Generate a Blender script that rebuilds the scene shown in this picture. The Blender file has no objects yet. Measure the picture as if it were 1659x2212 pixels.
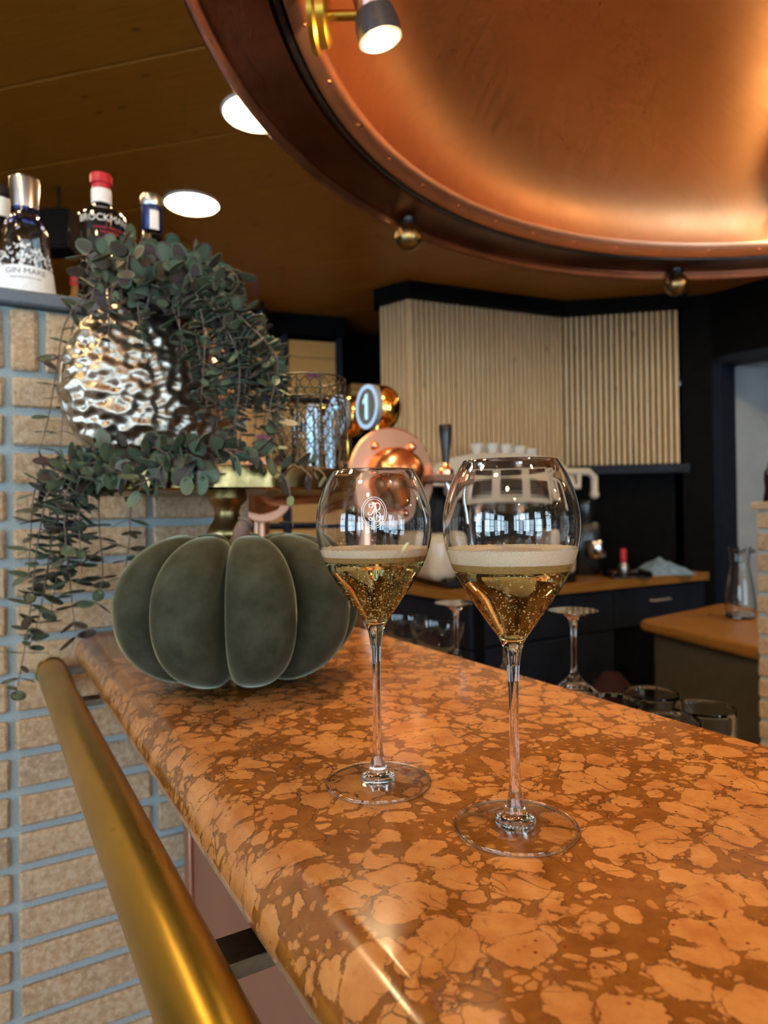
import bpy, bmesh, math, random
from mathutils import Vector, Matrix, noise
random.seed(7)
PI = math.pi
scene = bpy.context.scene
COL = scene.collection

# ------------------------------------------------------------------ camera
FPX, ROLL, YAW = 1475.0, 0.016, math.radians(30.4)
EYE = Vector((0.0, 0.0, 1.294))
_f = Vector((math.sin(YAW), math.cos(YAW), 0)); _r = Vector((math.cos(YAW), -math.sin(YAW), 0)); _u = Vector((0, 0, 1))
_c, _s = math.cos(ROLL), math.sin(ROLL)
CR, CU = _c * _r - _s * _u, _s * _r + _c * _u
cam = bpy.data.cameras.new('camera'); camo = bpy.data.objects.new('camera', cam); COL.objects.link(camo)
cam.sensor_fit = 'VERTICAL'; cam.sensor_height = 36.0; cam.lens = FPX / 2212 * 36.0
cam.clip_start = 0.01; cam.clip_end = 60
camo.matrix_world = Matrix(((CR.x, CU.x, -_f.x, EYE.x), (CR.y, CU.y, -_f.y, EYE.y), (CR.z, CU.z, -_f.z, EYE.z), (0, 0, 0, 1)))
cam.dof.use_dof = True; cam.dof.focus_distance = 0.455; cam.dof.aperture_fstop = 8.0
scene.camera = camo

# ------------------------------------------------------------------ world, exposure, window light
scene.view_settings.view_transform = 'Standard'; scene.view_settings.look = 'None'
scene.view_settings.gamma = 1.0; scene.view_settings.use_curve_mapping = False
scene.view_settings.exposure = 0.14
cy = scene.cycles
cy.use_denoising = True; cy.max_bounces = 14; cy.transmission_bounces = 14; cy.glossy_bounces = 5; cy.diffuse_bounces = 3
cy.use_adaptive_sampling = True; cy.adaptive_threshold = 0.09; cy.adaptive_min_samples = 12
cy.transparent_max_bounces = 16; cy.sample_clamp_indirect = 6.0; cy.blur_glossy = 0.4
SKY_STRENGTH, LED_STRENGTH, SPOT_W = 11.5, 56.0, 24.0
world = bpy.data.worlds.new('overcast_sky'); scene.world = world; world.use_nodes = True
bg = world.node_tree.nodes['Background']
bg.inputs[0].default_value = (0.60, 0.82, 1.0, 1); bg.inputs[1].default_value = SKY_STRENGTH

def portal(loc, rot, w, h):
    L = bpy.data.lights.new('window_portal', 'AREA'); L.shape = 'RECTANGLE'; L.size = w; L.size_y = h
    L.cycles.is_portal = True
    o = bpy.data.objects.new('window_portal', L); o.location = loc; o.rotation_euler = rot; COL.objects.link(o)
WIN_REAR = [(-2.7, -1.9), (-1.3, -0.5), (0.1, 0.9), (1.5, 2.3)]       # x spans of the windows in the rear wall
WIN_LEFT = [(-2.9, -1.7), (-1.35, -0.15), (0.2, 1.0)]                     # y spans of the windows in the left wall
ROOM = dict(x0=-3.6, x1=6.2, y0=-3.6, y1=5.4, h=2.55)
WZ0, WZ1 = 0.75, 2.35
for a, b in WIN_REAR: portal(((a + b) / 2, ROOM['y0'] - 0.06, (WZ0 + WZ1) / 2), (PI / 2, 0, 0), b - a, WZ1 - WZ0)
for a, b in WIN_LEFT: portal((ROOM['x0'] - 0.06, (a + b) / 2, (WZ0 + WZ1) / 2), (PI / 2, 0, -PI / 2), b - a, WZ1 - WZ0)

# ------------------------------------------------------------------ helpers
def ray(px, py):
    u, v = px - 829.5, 1106 - py
    return (CR * u + CU * v) / FPX + _f
def at(px, py, D=None, X=None, Y=None, Z=None):
    r = ray(px, py)
    t = D if D is not None else X / r.x if X is not None else Y / r.y if Y is not None else (Z - EYE.z) / r.z
    return EYE + r * t
def cf(x, D, z=0.0):                       # ground point: x to the right and D ahead of the viewer
    return Vector((_r.x * x + _f.x * D, _r.y * x + _f.y * D, z))

def T(x=0, y=0, z=0): return Matrix.Translation((x, y, z))
def RZ(a): return Matrix.Rotation(a, 4, 'Z')
def RX(a): return Matrix.Rotation(a, 4, 'X')
def RY(a): return Matrix.Rotation(a, 4, 'Y')
def align(d):                              # matrix that takes +Z to direction d
    return Vector(d).to_track_quat('Z', 'Y').to_matrix().to_4x4()

class MB:
    def __init__(s): s.v = []; s.f = []
    def add(s, vs, fs, M=None):
        n = len(s.v)
        s.v += [tuple(M @ Vector(p)) for p in vs] if M is not None else [tuple(p) for p in vs]
        s.f += [tuple(i + n for i in f) for f in fs]; return s
    def box(s, x0, x1, y0, y1, z0, z1, M=None):
        vs = [(x, y, z) for z in (z0, z1) for y in (y0, y1) for x in (x0, x1)]
        return s.add(vs, [(0, 2, 3, 1), (4, 5, 7, 6), (0, 1, 5, 4), (2, 6, 7, 3), (0, 4, 6, 2), (1, 3, 7, 5)], M)
    def bbox(s, x0, x1, y0, y1, z0, z1, b=.003, M=None, seg=1):
        bm = bmesh.new(); bmesh.ops.create_cube(bm, size=1)
        for v in bm.verts:
            v.co = Vector(((x0 + x1) / 2 + v.co.x * (x1 - x0), (y0 + y1) / 2 + v.co.y * (y1 - y0), (z0 + z1) / 2 + v.co.z * (z1 - z0)))
        bmesh.ops.bevel(bm, geom=bm.edges[:], offset=b, segments=seg, affect='EDGES', profile=.5)
        bm.verts.index_update()
        s.add([v.co for v in bm.verts], [[v.index for v in f.verts] for f in bm.faces], M); bm.free(); return s
    def lathe(s, prof, seg=48, M=None, a0=0.0, a1=2 * PI, closed=False):
        full = abs(a1 - a0 - 2 * PI) < 1e-6
        n = seg if full else seg + 1
        rings = []; vs = []
        for r, z in prof:
            if r < 1e-7 and full: rings.append([len(vs)]); vs.append((0, 0, z))
            else:
                rings.append(list(range(len(vs), len(vs) + n)))
                for i in range(n):
                    a = a0 + (a1 - a0) * i / seg; vs.append((r * math.cos(a), r * math.sin(a), z))
        fs = []
        pairs = list(zip(rings[:-1], rings[1:]))
        if closed: pairs.append((rings[-1], rings[0]))
        for A, B in pairs:
            for i in range(seg):
                j = (i + 1) % n
                if len(A) == 1 and len(B) == 1: break
                if len(A) == 1: fs.append((A[0], B[j], B[i]))
                elif len(B) == 1: fs.append((A[i], A[j], B[0]))
                else: fs.append((A[i], A[j], B[j], B[i]))
        return s.add(vs, fs, M)
    def sphere(s, c, r, seg=20, rings=12, sz=1.0):
        prof = [(max(0, r * math.sin(PI * i / rings)), -r * sz * math.cos(PI * i / rings)) for i in range(rings + 1)]
        prof[0] = (0, -r * sz); prof[-1] = (0, r * sz)
        return s.lathe(prof, seg, T(*c))
    def tube(s, pts, rad, seg=8, cap=True, closed=False):
        P = [Vector(p) for p in pts]; n = len(P)
        R = rad if callable(rad) else (lambda t: rad)
        d0 = (P[1] - P[0]).normalized(); up = Vector((0, 0, 1)) if abs(d0.z) < .9 else Vector((1, 0, 0))
        N = (up - d0 * up.dot(d0)).normalized(); vs = []
        for i in range(n):
            if closed: d = P[(i + 1) % n] - P[i - 1]
            else: d = P[min(i + 1, n - 1)] - P[max(i - 1, 0)]
            d.normalize(); N = (N - d * N.dot(d)).normalized(); B = d.cross(N); r = R(i / max(1, n - 1))
            for k in range(seg):
                a = 2 * PI * k / seg; vs.append(P[i] + (N * math.cos(a) + B * math.sin(a)) * r)
        fs = []
        for i in range(n if closed else n - 1):
            for k in range(seg):
                k2 = (k + 1) % seg; i2 = (i + 1) % n
                fs.append((i * seg + k, i * seg + k2, i2 * seg + k2, i2 * seg + k))
        if cap and not closed: fs += [tuple(range(seg - 1, -1, -1)), tuple(range((n - 1) * seg, n * seg))]
        return s.add(vs, fs)
    def prism(s, poly, z0, z1, M=None):
        n = len(poly); vs = [(x, y, z0) for x, y in poly] + [(x, y, z1) for x, y in poly]
        fs = [tuple(range(n - 1, -1, -1)), tuple(range(n, 2 * n))] + [(i, (i + 1) % n, n + (i + 1) % n, n + i) for i in range(n)]
        return s.add(vs, fs, M)
    def mesh(s, name, mat, smooth=True, ang=40):
        me = bpy.data.meshes.new(name); me.from_pydata(s.v, [], s.f); me.validate(); me.update()
        bm = bmesh.new(); bm.from_mesh(me); bmesh.ops.recalc_face_normals(bm, faces=bm.faces)
        if smooth:
            for f in bm.faces: f.smooth = True
            la = math.radians(ang)
            for e in bm.edges:
                if len(e.link_faces) == 2 and e.calc_face_angle(0) > la: e.smooth = False
        bm.to_mesh(me); bm.free()
        if mat: me.materials.append(M[mat])
        return me
    def build(s, name, mat, parent=None, smooth=True, loc=None, ang=40):
        o = bpy.data.objects.new(name, s.mesh(name, mat, smooth, ang)); COL.objects.link(o)
        if parent is not None: o.parent = parent
        if loc is not None: o.location = loc
        return o
def put(name, me, parent=None, loc=(0, 0, 0), M4=None):
    o = bpy.data.objects.new(name, me); COL.objects.link(o)
    if parent is not None: o.parent = parent
    if M4 is not None: o.matrix_local = M4
    else: o.location = loc
    return o
def tag(o, label=None, cat=None, group=None, kind=None):
    if label: o['label'] = label
    if cat: o['category'] = cat
    if group: o['group'] = group
    if kind: o['kind'] = kind
    return o
def empty(name, loc=(0, 0, 0), rz=0.0, label=None, cat=None, group=None):
    o = bpy.data.objects.new(name, None); COL.objects.link(o); o.location = loc; o.rotation_euler = (0, 0, rz); o.empty_display_size = .05
    return tag(o, label, cat, group)
def copy_tree(o, parent=None):
    c = o.copy(); COL.objects.link(c); c.parent = parent
    for ch in list(o.children): copy_tree(ch, c)
    return c
def text_mesh(txt, size, extrude=0.0, offset=0.0):
    cu = bpy.data.curves.new('lettering', 'FONT'); cu.body = txt; cu.size = size; cu.align_x = 'CENTER'; cu.align_y = 'CENTER'; cu.extrude = extrude; cu.offset = offset
    cu.resolution_u = 4
    o = bpy.data.objects.new('lettering', cu); COL.objects.link(o); bpy.context.view_layer.update()
    ev = o.evaluated_get(bpy.context.evaluated_depsgraph_get()); me = ev.to_mesh()
    vs = [tuple(v.co) for v in me.vertices]; fs = [tuple(p.vertices) for p in me.polygons]
    ev.to_mesh_clear(); bpy.data.objects.remove(o); bpy.data.curves.remove(cu)
    return vs, fs
def smooth_path(pts, n):
    P = [Vector(p) for p in pts]; P = [P[0] * 2 - P[1]] + P + [P[-1] * 2 - P[-2]]; out = []
    m = len(P) - 3
    for k in range(n + 1):
        t = k / n * m; i = min(int(t), m - 1); t -= i
        a, b, c, d = P[i:i + 4]
        out.append(.5 * ((2 * b) + (c - a) * t + (2 * a - 5 * b + 4 * c - d) * t * t + (3 * b - a - 3 * c + d) * t ** 3))
    return out

# ------------------------------------------------------------------ materials
M = {}
class NT:
    def __init__(s, name):
        m = bpy.data.materials.new(name); m.use_nodes = True; M[name] = m; s.m = m; s.t = m.node_tree
        s.bsdf = s.t.nodes['Principled BSDF']
    def n(s, typ, **kw):
        nd = s.t.nodes.new(typ)
        for k, v in kw.items(): setattr(nd, k, v)
        return nd
    def l(s, a, b): s.t.links.new(a, b)
    def val(s, inp, v):
        if hasattr(v, 'is_linked') or isinstance(v, bpy.types.NodeSocket): s.l(v, inp)
        else: inp.default_value = v
    def coord(s, which='Object'): return s.n('ShaderNodeTexCoord').outputs[which]
    def mapping(s, vec, scale=(1, 1, 1), rot=(0, 0, 0), loc=(0, 0, 0)):
        nd = s.n('ShaderNodeMapping'); s.l(vec, nd.inputs[0]); nd.inputs['Scale'].default_value = scale; nd.inputs['Rotation'].default_value = rot; nd.inputs['Location'].default_value = loc
        return nd.outputs[0]
    def noise(s, vec, scale, detail=3, rough=.5, dist=0.0):
        nd = s.n('ShaderNodeTexNoise'); s.l(vec, nd.inputs['Vector']); nd.inputs['Scale'].default_value = scale; nd.inputs['Detail'].default_value = detail
        nd.inputs['Roughness'].default_value = rough; nd.inputs['Distortion'].default_value = dist; return nd
    def vor(s, vec, scale, feature='F1'):
        nd = s.n('ShaderNodeTexVoronoi', feature=feature); s.l(vec, nd.inputs['Vector']); nd.inputs['Scale'].default_value = scale; return nd
    def math(s, op, a, b=0.0, c=0.0, clamp=False):
        nd = s.n('ShaderNodeMath', operation=op); nd.use_clamp = clamp
        for i, v in enumerate((a, b, c)): s.val(nd.inputs[i], v)
        return nd.outputs[0]
    def mr(s, v, a, b, c=0.0, d=1.0, smooth=False):
        nd = s.n('ShaderNodeMapRange'); nd.clamp = True
        if smooth: nd.interpolation_type = 'SMOOTHSTEP'
        for i, x in enumerate((v, a, b, c, d)): s.val(nd.inputs[i], x)
        return nd.outputs[0]
    def ramp(s, fac, stops):
        nd = s.n('ShaderNodeValToRGB'); s.l(fac, nd.inputs[0]); el = nd.color_ramp.elements
        while len(el) < len(stops): el.new(.5)
        for e, (p, c) in zip(el, stops): e.position = p; e.color = (*c, 1) if len(c) == 3 else c
        return nd.outputs[0]
    def mix(s, fac, a, b, blend='MIX'):
        nd = s.n('ShaderNodeMix', data_type='RGBA', blend_type=blend); s.val(nd.inputs[0], fac)
        for i, v in ((6, a), (7, b)): s.val(nd.inputs[i], (*v, 1) if isinstance(v, tuple) and len(v) == 3 else v)
        return nd.outputs[2]
    def bump(s, h, strength=.3, dist=.002):
        nd = s.n('ShaderNodeBump'); s.l(h, nd.inputs['Height']); nd.inputs['Strength'].default_value = strength; nd.inputs['Distance'].default_value = dist
        s.l(nd.outputs[0], s.bsdf.inputs['Normal']); return nd
    def set(s, **kw):
        for k, v in kw.items():
            inp = s.bsdf.inputs[k.replace('_', ' ')]
            if isinstance(v, tuple) and len(v) == 3 and inp.type == 'RGBA': v = (*v, 1)
            s.val(inp, v)
        return s
def simple(name, col, rough=.5, metal=0.0, bumpy=0.0, scale=200, var=.12, **kw):
    t = NT(name); v = t.coord(); nz = t.noise(v, scale, 3)
    lo = tuple(c * (1 - var) for c in col); hi = tuple(min(1, c * (1 + var)) for c in col)
    t.set(Base_Color=t.ramp(nz.outputs['Fac'], [(.3, lo), (.7, hi)]), Roughness=rough, Metallic=metal, **kw)
    if bumpy: t.bump(nz.outputs['Fac'], bumpy, .001)
    return t
def glassy(name, col=(1, 1, 1), ior=1.45, rough=0.0, **kw):
    t = NT(name); t.set(Base_Color=col, Roughness=rough, IOR=ior, Transmission_Weight=1.0, **kw); return t
def emit(name, col, strength):
    t = NT(name); t.set(Base_Color=(0, 0, 0), Emission_Color=col, Emission_Strength=strength, Roughness=.6); return t

def make_materials():
    # breccia marble of the bar
    t = NT('marble'); v = t.coord()
    w1 = t.noise(v, 24, 2); w2 = t.noise(v, 85, 2)
    def warp(vec, nz, amt):
        a = t.n('ShaderNodeVectorMath', operation='SUBTRACT'); t.l(nz.outputs['Color'], a.inputs[0]); a.inputs[1].default_value = (.5, .5, .5)
        b = t.n('ShaderNodeVectorMath', operation='SCALE'); t.l(a.outputs[0], b.inputs[0]); b.inputs['Scale'].default_value = amt
        c = t.n('ShaderNodeVectorMath', operation='ADD'); t.l(vec, c.inputs[0]); t.l(b.outputs[0], c.inputs[1]); return c.outputs[0]
    w3 = t.noise(v, 260, 3)
    wv = warp(warp(warp(v, w1, .020), w2, .0055), w3, .0016)
    low = t.noise(v, 13, 2).outputs['Fac']; jag = t.noise(v, 190, 4, .7).outputs['Fac']
    def nodules(scale, lo, hi, drop):
        de = t.vor(wv, scale, 'DISTANCE_TO_EDGE').outputs['Distance']; vf = t.vor(wv, scale)
        de = t.math('SMOOTH_MIN', de, t.math('SUBTRACT', .66, vf.outputs['Distance']), .22)
        sc_ = t.n('ShaderNodeSeparateColor'); t.l(vf.outputs['Color'], sc_.inputs[0])
        h_ = t.math('ADD', t.mr(low, .44, .74, lo, hi), t.mr(sc_.outputs[0], drop, drop + .04, 0, .40))
        h_ = t.math('ADD', h_, t.mr(jag, .3, .7, -.045, .065))
        sd = t.math('SUBTRACT', de, h_)
        return t.mr(sd, -.014, .022), sc_, t.math('ABSOLUTE', sd)
    nod, sep, ed1 = nodules(40, -.02, .25, .84)
    nodb, sepb, ed2 = nodules(74, .03, .24, .50)
    nodc, sepc, ed3 = nodules(150, .08, .22, .40)
    both = t.math('MAXIMUM', nod, t.math('MAXIMUM', nodb, t.math('MULTIPLY', nodc, .85)))
    fine = t.noise(v, 160, 4, .65).outputs['Fac']; mid = t.noise(v, 45, 4, .6).outputs['Fac']
    peach = t.mix(sep.outputs[1], (.47, .200, .060), (.345, .125, .030))
    peach = t.mix(t.mr(mid, .35, .7), peach, (.52, .245, .082))
    peach = t.mix(t.mr(fine, .5, .75, 0, .55), peach, (.38, .135, .036))
    matrix = t.mix(t.mr(mid, .35, .65), (.175, .060, .011), (.25, .094, .017))
    matrix = t.mix(t.mr(fine, .45, .7, 0, .5), matrix, (.17, .05, .015))
    stain = t.noise(v, 17, 5, .65).outputs['Fac']; streak = t.noise(t.mapping(wv, (1, .45, 1), (0, 0, .6)), 150, 5, .7).outputs['Fac']
    peach = t.mix(t.mr(stain, .5, .72, 0, .7), peach, (.36, .125, .036)); peach = t.mix(t.mr(streak, .56, .68, 0, .55), peach, (.30, .11, .035))
    col = t.mix(both, matrix, peach)
    vein = t.math('MAXIMUM', t.mr(ed1, .004, .026, 1, 0), t.math('MULTIPLY', t.mr(ed2, .004, .034, 1, 0), t.math('SUBTRACT', 1.0, nod)))
    vein = t.math('MULTIPLY', vein, t.mr(t.noise(v, 42, 3).outputs['Fac'], .40, .54))
    cr = t.vor(warp(v, w1, .05), 30, 'DISTANCE_TO_EDGE').outputs['Distance']
    crack = t.math('MULTIPLY', t.mr(cr, .004, .016, 1, 0), t.mr(t.noise(v, 20, 2).outputs['Fac'], .5, .62))
    col = t.mix(t.math('MULTIPLY', t.math('MAXIMUM', vein, crack), .85), col, (.070, .030, .012))
    sp = t.vor(v, 130).outputs['Distance']
    col = t.mix(t.math('MULTIPLY', t.mr(sp, .10, .16, 1, 0), t.mr(t.noise(v, 25, 1).outputs['Fac'], .52, .58)), col, (.17, .035, .012))
    t.set(Base_Color=col, Roughness=t.mr(fine, .3, .7, .13, .24), Coat_Weight=.3, Coat_Roughness=.08)
    # bricks and mortar
    t = NT('brick'); v = t.coord(); oi = t.n('ShaderNodeObjectInfo').outputs['Random']
    vv = t.n('ShaderNodeVectorMath', operation='ADD'); t.l(v, vv.inputs[0]); off = t.n('ShaderNodeCombineXYZ'); t.l(t.math('MULTIPLY', oi, 31.0), off.inputs[0]); t.l(off.outputs[0], vv.inputs[1])
    n1 = t.noise(vv.outputs[0], 28, 4, .6).outputs['Fac']; n2 = t.noise(vv.outputs[0], 300, 3, .7).outputs['Fac']
    base = t.ramp(oi, [(0, (.42, .28, .155)), (.3, (.50, .36, .215)), (.6, (.47, .31, .165)), (.85, (.53, .40, .25)), (1, (.36, .25, .155))])
    n3 = t.noise(vv.outputs[0], 130, 3, .6).outputs['Fac']; col = t.mix(t.mr(n1, .35, .7, 0, .55), base, (.38, .27, .18)); col = t.mix(t.mr(n3, .48, .62, 0, .55), col, (.62, .51, .37)); col = t.mix(t.mr(n3, .44, .32, 0, .55), col, (.25, .165, .105)); col = t.mix(t.mr(n2, .55, .75, 0, .6), col, (.60, .47, .33)); col = t.mix(t.mr(n2, .42, .25, 0, .7), col, (.19, .12, .08))
    t.set(Base_Color=col, Roughness=.9); t.bump(t.math('ADD', n2, t.math('MULTIPLY', n3, 2.0)), .6, .002)
    t = simple('mortar', (.33, .40, .42), .95, bumpy=.5, scale=350, var=.2)
    # metals
    t = NT('brass'); v = t.coord(); n1 = t.noise(t.mapping(v, (1, .3, 1)), 14, 3, .5).outputs['Fac']
    t.set(Base_Color=t.mix(t.mr(n1, .38, .66), (.62, .37, .05), (.46, .28, .04)), Metallic=1.0, Roughness=t.mr(n1, .35, .7, .27, .35))
    t = NT('aged_brass'); v = t.coord(); n1 = t.noise(v, 25, 4, .6).outputs['Fac']
    t.set(Base_Color=t.mix(t.mr(n1, .35, .7), (.40, .29, .12), (.22, .155, .065)), Metallic=1.0, Roughness=t.mr(n1, .3, .7, .22, .42))
    simple('gold', (.85, .52, .12), .12, 1.0, scale=20)
    t = NT('hood_copper'); v = t.coord(); n1 = t.noise(v, 3.0, 5, .6).outputs['Fac']; n2 = t.noise(t.mapping(v, (1, 14, 1), (0, 0, .5)), 9, 4, .65).outputs['Fac']; n3 = t.noise(t.mapping(v, (12, 1, 1), (0, 0, .9)), 10, 4, .65).outputs['Fac']
    c = t.mix(t.mr(n1, .35, .68), (.97, .52, .26), (.84, .42, .20)); c = t.mix(t.mr(n2, .5, .75, 0, .22), c, (.62, .30, .15))
    t.set(Base_Color=c, Metallic=1.0, Roughness=t.math('ADD', t.mr(n3, .3, .7, .30, .40), t.mr(n1, .3, .7, 0, .06))); t.bump(n1, .03, .002)
    t = simple('dark_copper', (.20, .085, .045), .33, 1.0, scale=6, var=.35)
    t = simple('rim_copper', (.72, .40, .28), .28, 1.0, scale=8, var=.25)
    simple('copper', (.92, .46, .25), .25, 1.0, scale=12, var=.08)
    simple('satin_copper', (.90, .50, .33), .36, 1.0, scale=12, var=.06)
    simple('copper_sheet', (.44, .21, .14), .45, .75, scale=7, var=.08)
    t = NT('hammered_silver'); v = t.coord(); n1 = t.noise(v, 60, 3).outputs['Fac']
    t.set(Base_Color=t.mix(t.mr(n1, .4, .7), (.50, .45, .385), (.30, .235, .17)), Metallic=1.0, Roughness=.33)
    simple('bronze_wire', (.10, .078, .045), .35, .85); simple('chrome', (.80, .80, .80), .1, 1.0, var=.03); simple('steel', (.45, .46, .47), .3, 1.0, var=.08); simple('satin_steel', (.75, .72, .68), .45, .8); simple('bar_mat', (.03, .03, .03), .5, bumpy=.2, scale=300)
    simple('black_metal', (.018, .018, .019), .3, .6, scale=120, var=.4); simple('bracket_edge', (.26, .30, .26), .4, .7)
    # wood
    def wood(name, c0, c1, c2, rough, sc=(1, 14, 14), knots=True, grain=7.0, flat=False):
        t = NT(name); v = t.coord(); oi = t.n('ShaderNodeObjectInfo').outputs['Random']
        ad = t.n('ShaderNodeVectorMath', operation='ADD'); t.l(v, ad.inputs[0]); cx = t.n('ShaderNodeCombineXYZ')
        for i in range(3): t.l(t.math('MULTIPLY', oi, 7.3 + i * 5.1), cx.inputs[i])
        t.l(cx.outputs[0], ad.inputs[1])
        g = t.noise(t.mapping(ad.outputs[0], sc), grain, 5, .6, .6).outputs['Fac']; g2 = t.noise(t.mapping(ad.outputs[0], tuple(x * 5 for x in sc)), grain, 3, .6).outputs['Fac']
        c = t.ramp(g, [(.3, c0), (.5, c1), (.7, c2)]); c = t.mix(t.mr(g2, .5, .75, 0, .35), c, tuple(x * .55 for x in c0))
        c = t.mix(t.mr(oi, 0, 1, 0, .3), c, c0)
        if knots:
            k = t.vor(t.mapping(ad.outputs[0], tuple(1 if s_ == min(sc) else 2.6 for s_ in sc)), 3.6).outputs['Distance']
            if flat:
                vk = t.vor(t.mapping(ad.outputs[0], (1.5, 3.6, 1)), 1.7); vk.voronoi_dimensions = '2D'; k = vk.outputs['Distance']
            c = t.mix(t.mr(k, .02 if flat else .035, .05 if flat else .10, .8, 0), c, tuple(x * .3 for x in c0))
        t.set(Base_Color=c, Roughness=rough); t.bump(g2, .12, .001)
    wood('ceiling_wood', (.30, .120, .010), (.35, .147, .013), (.40, .178, .018), .42, flat=True)
    wood('slat_wood', (.66, .45, .235), (.76, .55, .31), (.84, .65, .40), .55, (14, 14, 1))
    wood('crate_wood', (.60, .30, .075), (.66, .35, .10), (.72, .41, .13), .6)
    wood('orange_wood', (.29, .125, .024), (.35, .16, .034), (.40, .19, .045), .35, knots=False)
    wood('floor_wood', (.22, .115, .05), (.28, .155, .07), (.34, .19, .09), .45, knots=False)
    # paints and plastics
    simple('black_paint', (.005, .005, .0055), .7, scale=20, var=.3, Specular_IOR_Level=.06); simple('navy_paint', (.011, .017, .032), .6, scale=20, var=.2, Specular_IOR_Level=.25)
    simple('grey_panel', (.075, .068, .055), .5, scale=30); simple('slate_slab', (.105, .135, .17), .55, bumpy=.15, scale=150)
    simple('door_grey', (.42, .46, .48), .42, scale=5, var=.1); simple('wall_plaster', (.24, .215, .19), .8, bumpy=.1, scale=90)
    simple('cream_enamel', (.70, .62, .49), .3, scale=20, var=.05, Coat_Weight=.4); simple('black_plastic', (.012, .012, .014), .2, scale=60)
    simple('red_plastic', (.55, .02, .035), .35); simple('blue_cloth', (.22, .34, .46), .9, scale=60, var=.3); simple('pink_cloth', (.035, .006, .010), .85)
    simple('white_ceramic', (.78, .77, .74), .2, var=.04)
    simple('paper_white', (.80, .80, .79), .6, var=.05); simple('label_red', (.62, .03, .06), .5); simple('label_ink', (.05, .06, .09), .5); simple('label_stamp', (.36, .10, .17), .6)
    simple('silver_cap', (.66, .66, .68), .26, 1.0, var=.04); simple('black_bottle', (.006, .006, .008), .06, Coat_Weight=1.0); simple('blue_foil', (.015, .03, .13), .3, .4); simple('letter_white', (.86, .86, .84), .5, var=.03)
    simple('frosted_white', (.80, .86, .92), .55, var=.06)
    simple('etched_white', (.90, .90, .90), .6, var=.03)
    # velvet
    t = NT('velvet'); v = t.coord(); n1 = t.noise(v, 22, 4, .65).outputs['Fac']; n2 = t.noise(v, 420, 2).outputs['Fac']
    c = t.mix(t.mr(n1, .4, .75, 0, .8), (.030, .031, .019), (.072, .073, .050))
    t.set(Base_Color=c, Roughness=.85, Sheen_Weight=1.0, Sheen_Roughness=.27, Sheen_Tint=(.55, .60, .44), Specular_IOR_Level=.1); t.bump(n2, .22, .001)
    simple('stem_wood', (.16, .10, .08), .7, bumpy=.3, scale=80)
    # leaves
    t = NT('leaf'); oi = t.n('ShaderNodeObjectInfo').outputs['Random']; isl = t.n('ShaderNodeNewGeometry').outputs['Random Per Island']
    r = t.math('FRACT', t.math('ADD', oi, isl)); v = t.coord(); nz = t.noise(v, 90, 3).outputs['Fac']
    c = t.ramp(r, [(0, (.062, .108, .062)), (.22, (.100, .150, .088)), (.42, (.058, .090, .050)), (.52, (.16, .20, .12)), (.62, (.06, .05, .036)), (.80, (.085, .048, .050)), (1, (.075, .07, .045))])
    c = t.mix(t.mr(nz, .4, .7, 0, .4), c, (.10, .115, .085))
    t.set(Base_Color=c, Roughness=.55, Subsurface_Weight=0.0)
    simple('twig', (.16, .10, .075), .7, scale=90, var=.25)
    # glass and drink
    glassy('crystal', (1, 1, 1), 1.50); glassy('thin_glass', (.985, .995, .99), 1.45); glassy('blue_glass', (.30, .36, .80), 1.45)
    t = NT('clear_foot'); tr = t.n('ShaderNodeBsdfTransparent'); tr.inputs[0].default_value = (.975, .985, .98, 1); gl_ = t.n('ShaderNodeBsdfGlossy'); gl_.inputs['Roughness'].default_value = .01
    lw = t.n('ShaderNodeLayerWeight'); lw.inputs['Blend'].default_value = .5; mx = t.n('ShaderNodeMixShader'); t.l(t.math('MULTIPLY_ADD', t.math('POWER', lw.outputs['Facing'], 5.0), .9, .035), mx.inputs[0]); t.l(tr.outputs[0], mx.inputs[1]); t.l(gl_.outputs[0], mx.inputs[2])
    t.l(mx.outputs[0], t.t.nodes['Material Output'].inputs['Surface'])
    glassy('champagne', (.94, .86, .42), 1.34)
    t = NT('foam'); v = t.coord(); vr = t.vor(v, 1100).outputs['Distance']; 
    t.set(Base_Color=t.mix(t.mr(vr, .2, .7), (.97, .84, .65), (.86, .70, .48)), Roughness=.45, Subsurface_Weight=.25, Subsurface_Radius=(.004, .003, .002), Subsurface_Scale=1.0); t.bump(vr, .35, .0004)
    t = NT('golden_foam'); v = t.coord(); vr = t.vor(v, 1500).outputs['Distance']
    t.set(Base_Color=t.mix(t.mr(vr, .2, .7), (.70, .47, .16), (.48, .29, .07)), Roughness=.3, Transmission_Weight=.25, IOR=1.3); t.bump(vr, .6, .0005)
    simple('bubble', (.93, .84, .62), .25, var=.03)
    # things that give off light
    emit('led_panel', (1.0, .72, .38), LED_STRENGTH); emit('spot_lens', (1.0, .88, .60), 40.0); emit('badge_light', (.42, .74, 1.0), 1.5); emit('badge_rim_light', (.50, .72, 1.0), .9)
    emit('blue_led', (.03, .03, 1.0), 1.2); emit('red_led', (1.0, .12, .05), .8)
    simple('badge_grey', (.21, .25, .27), .4); simple('lamp_grey', (.10, .10, .10), .35, .4); simple('rose_metal', (.55, .30, .24), .3, .9)
make_materials()

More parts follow.
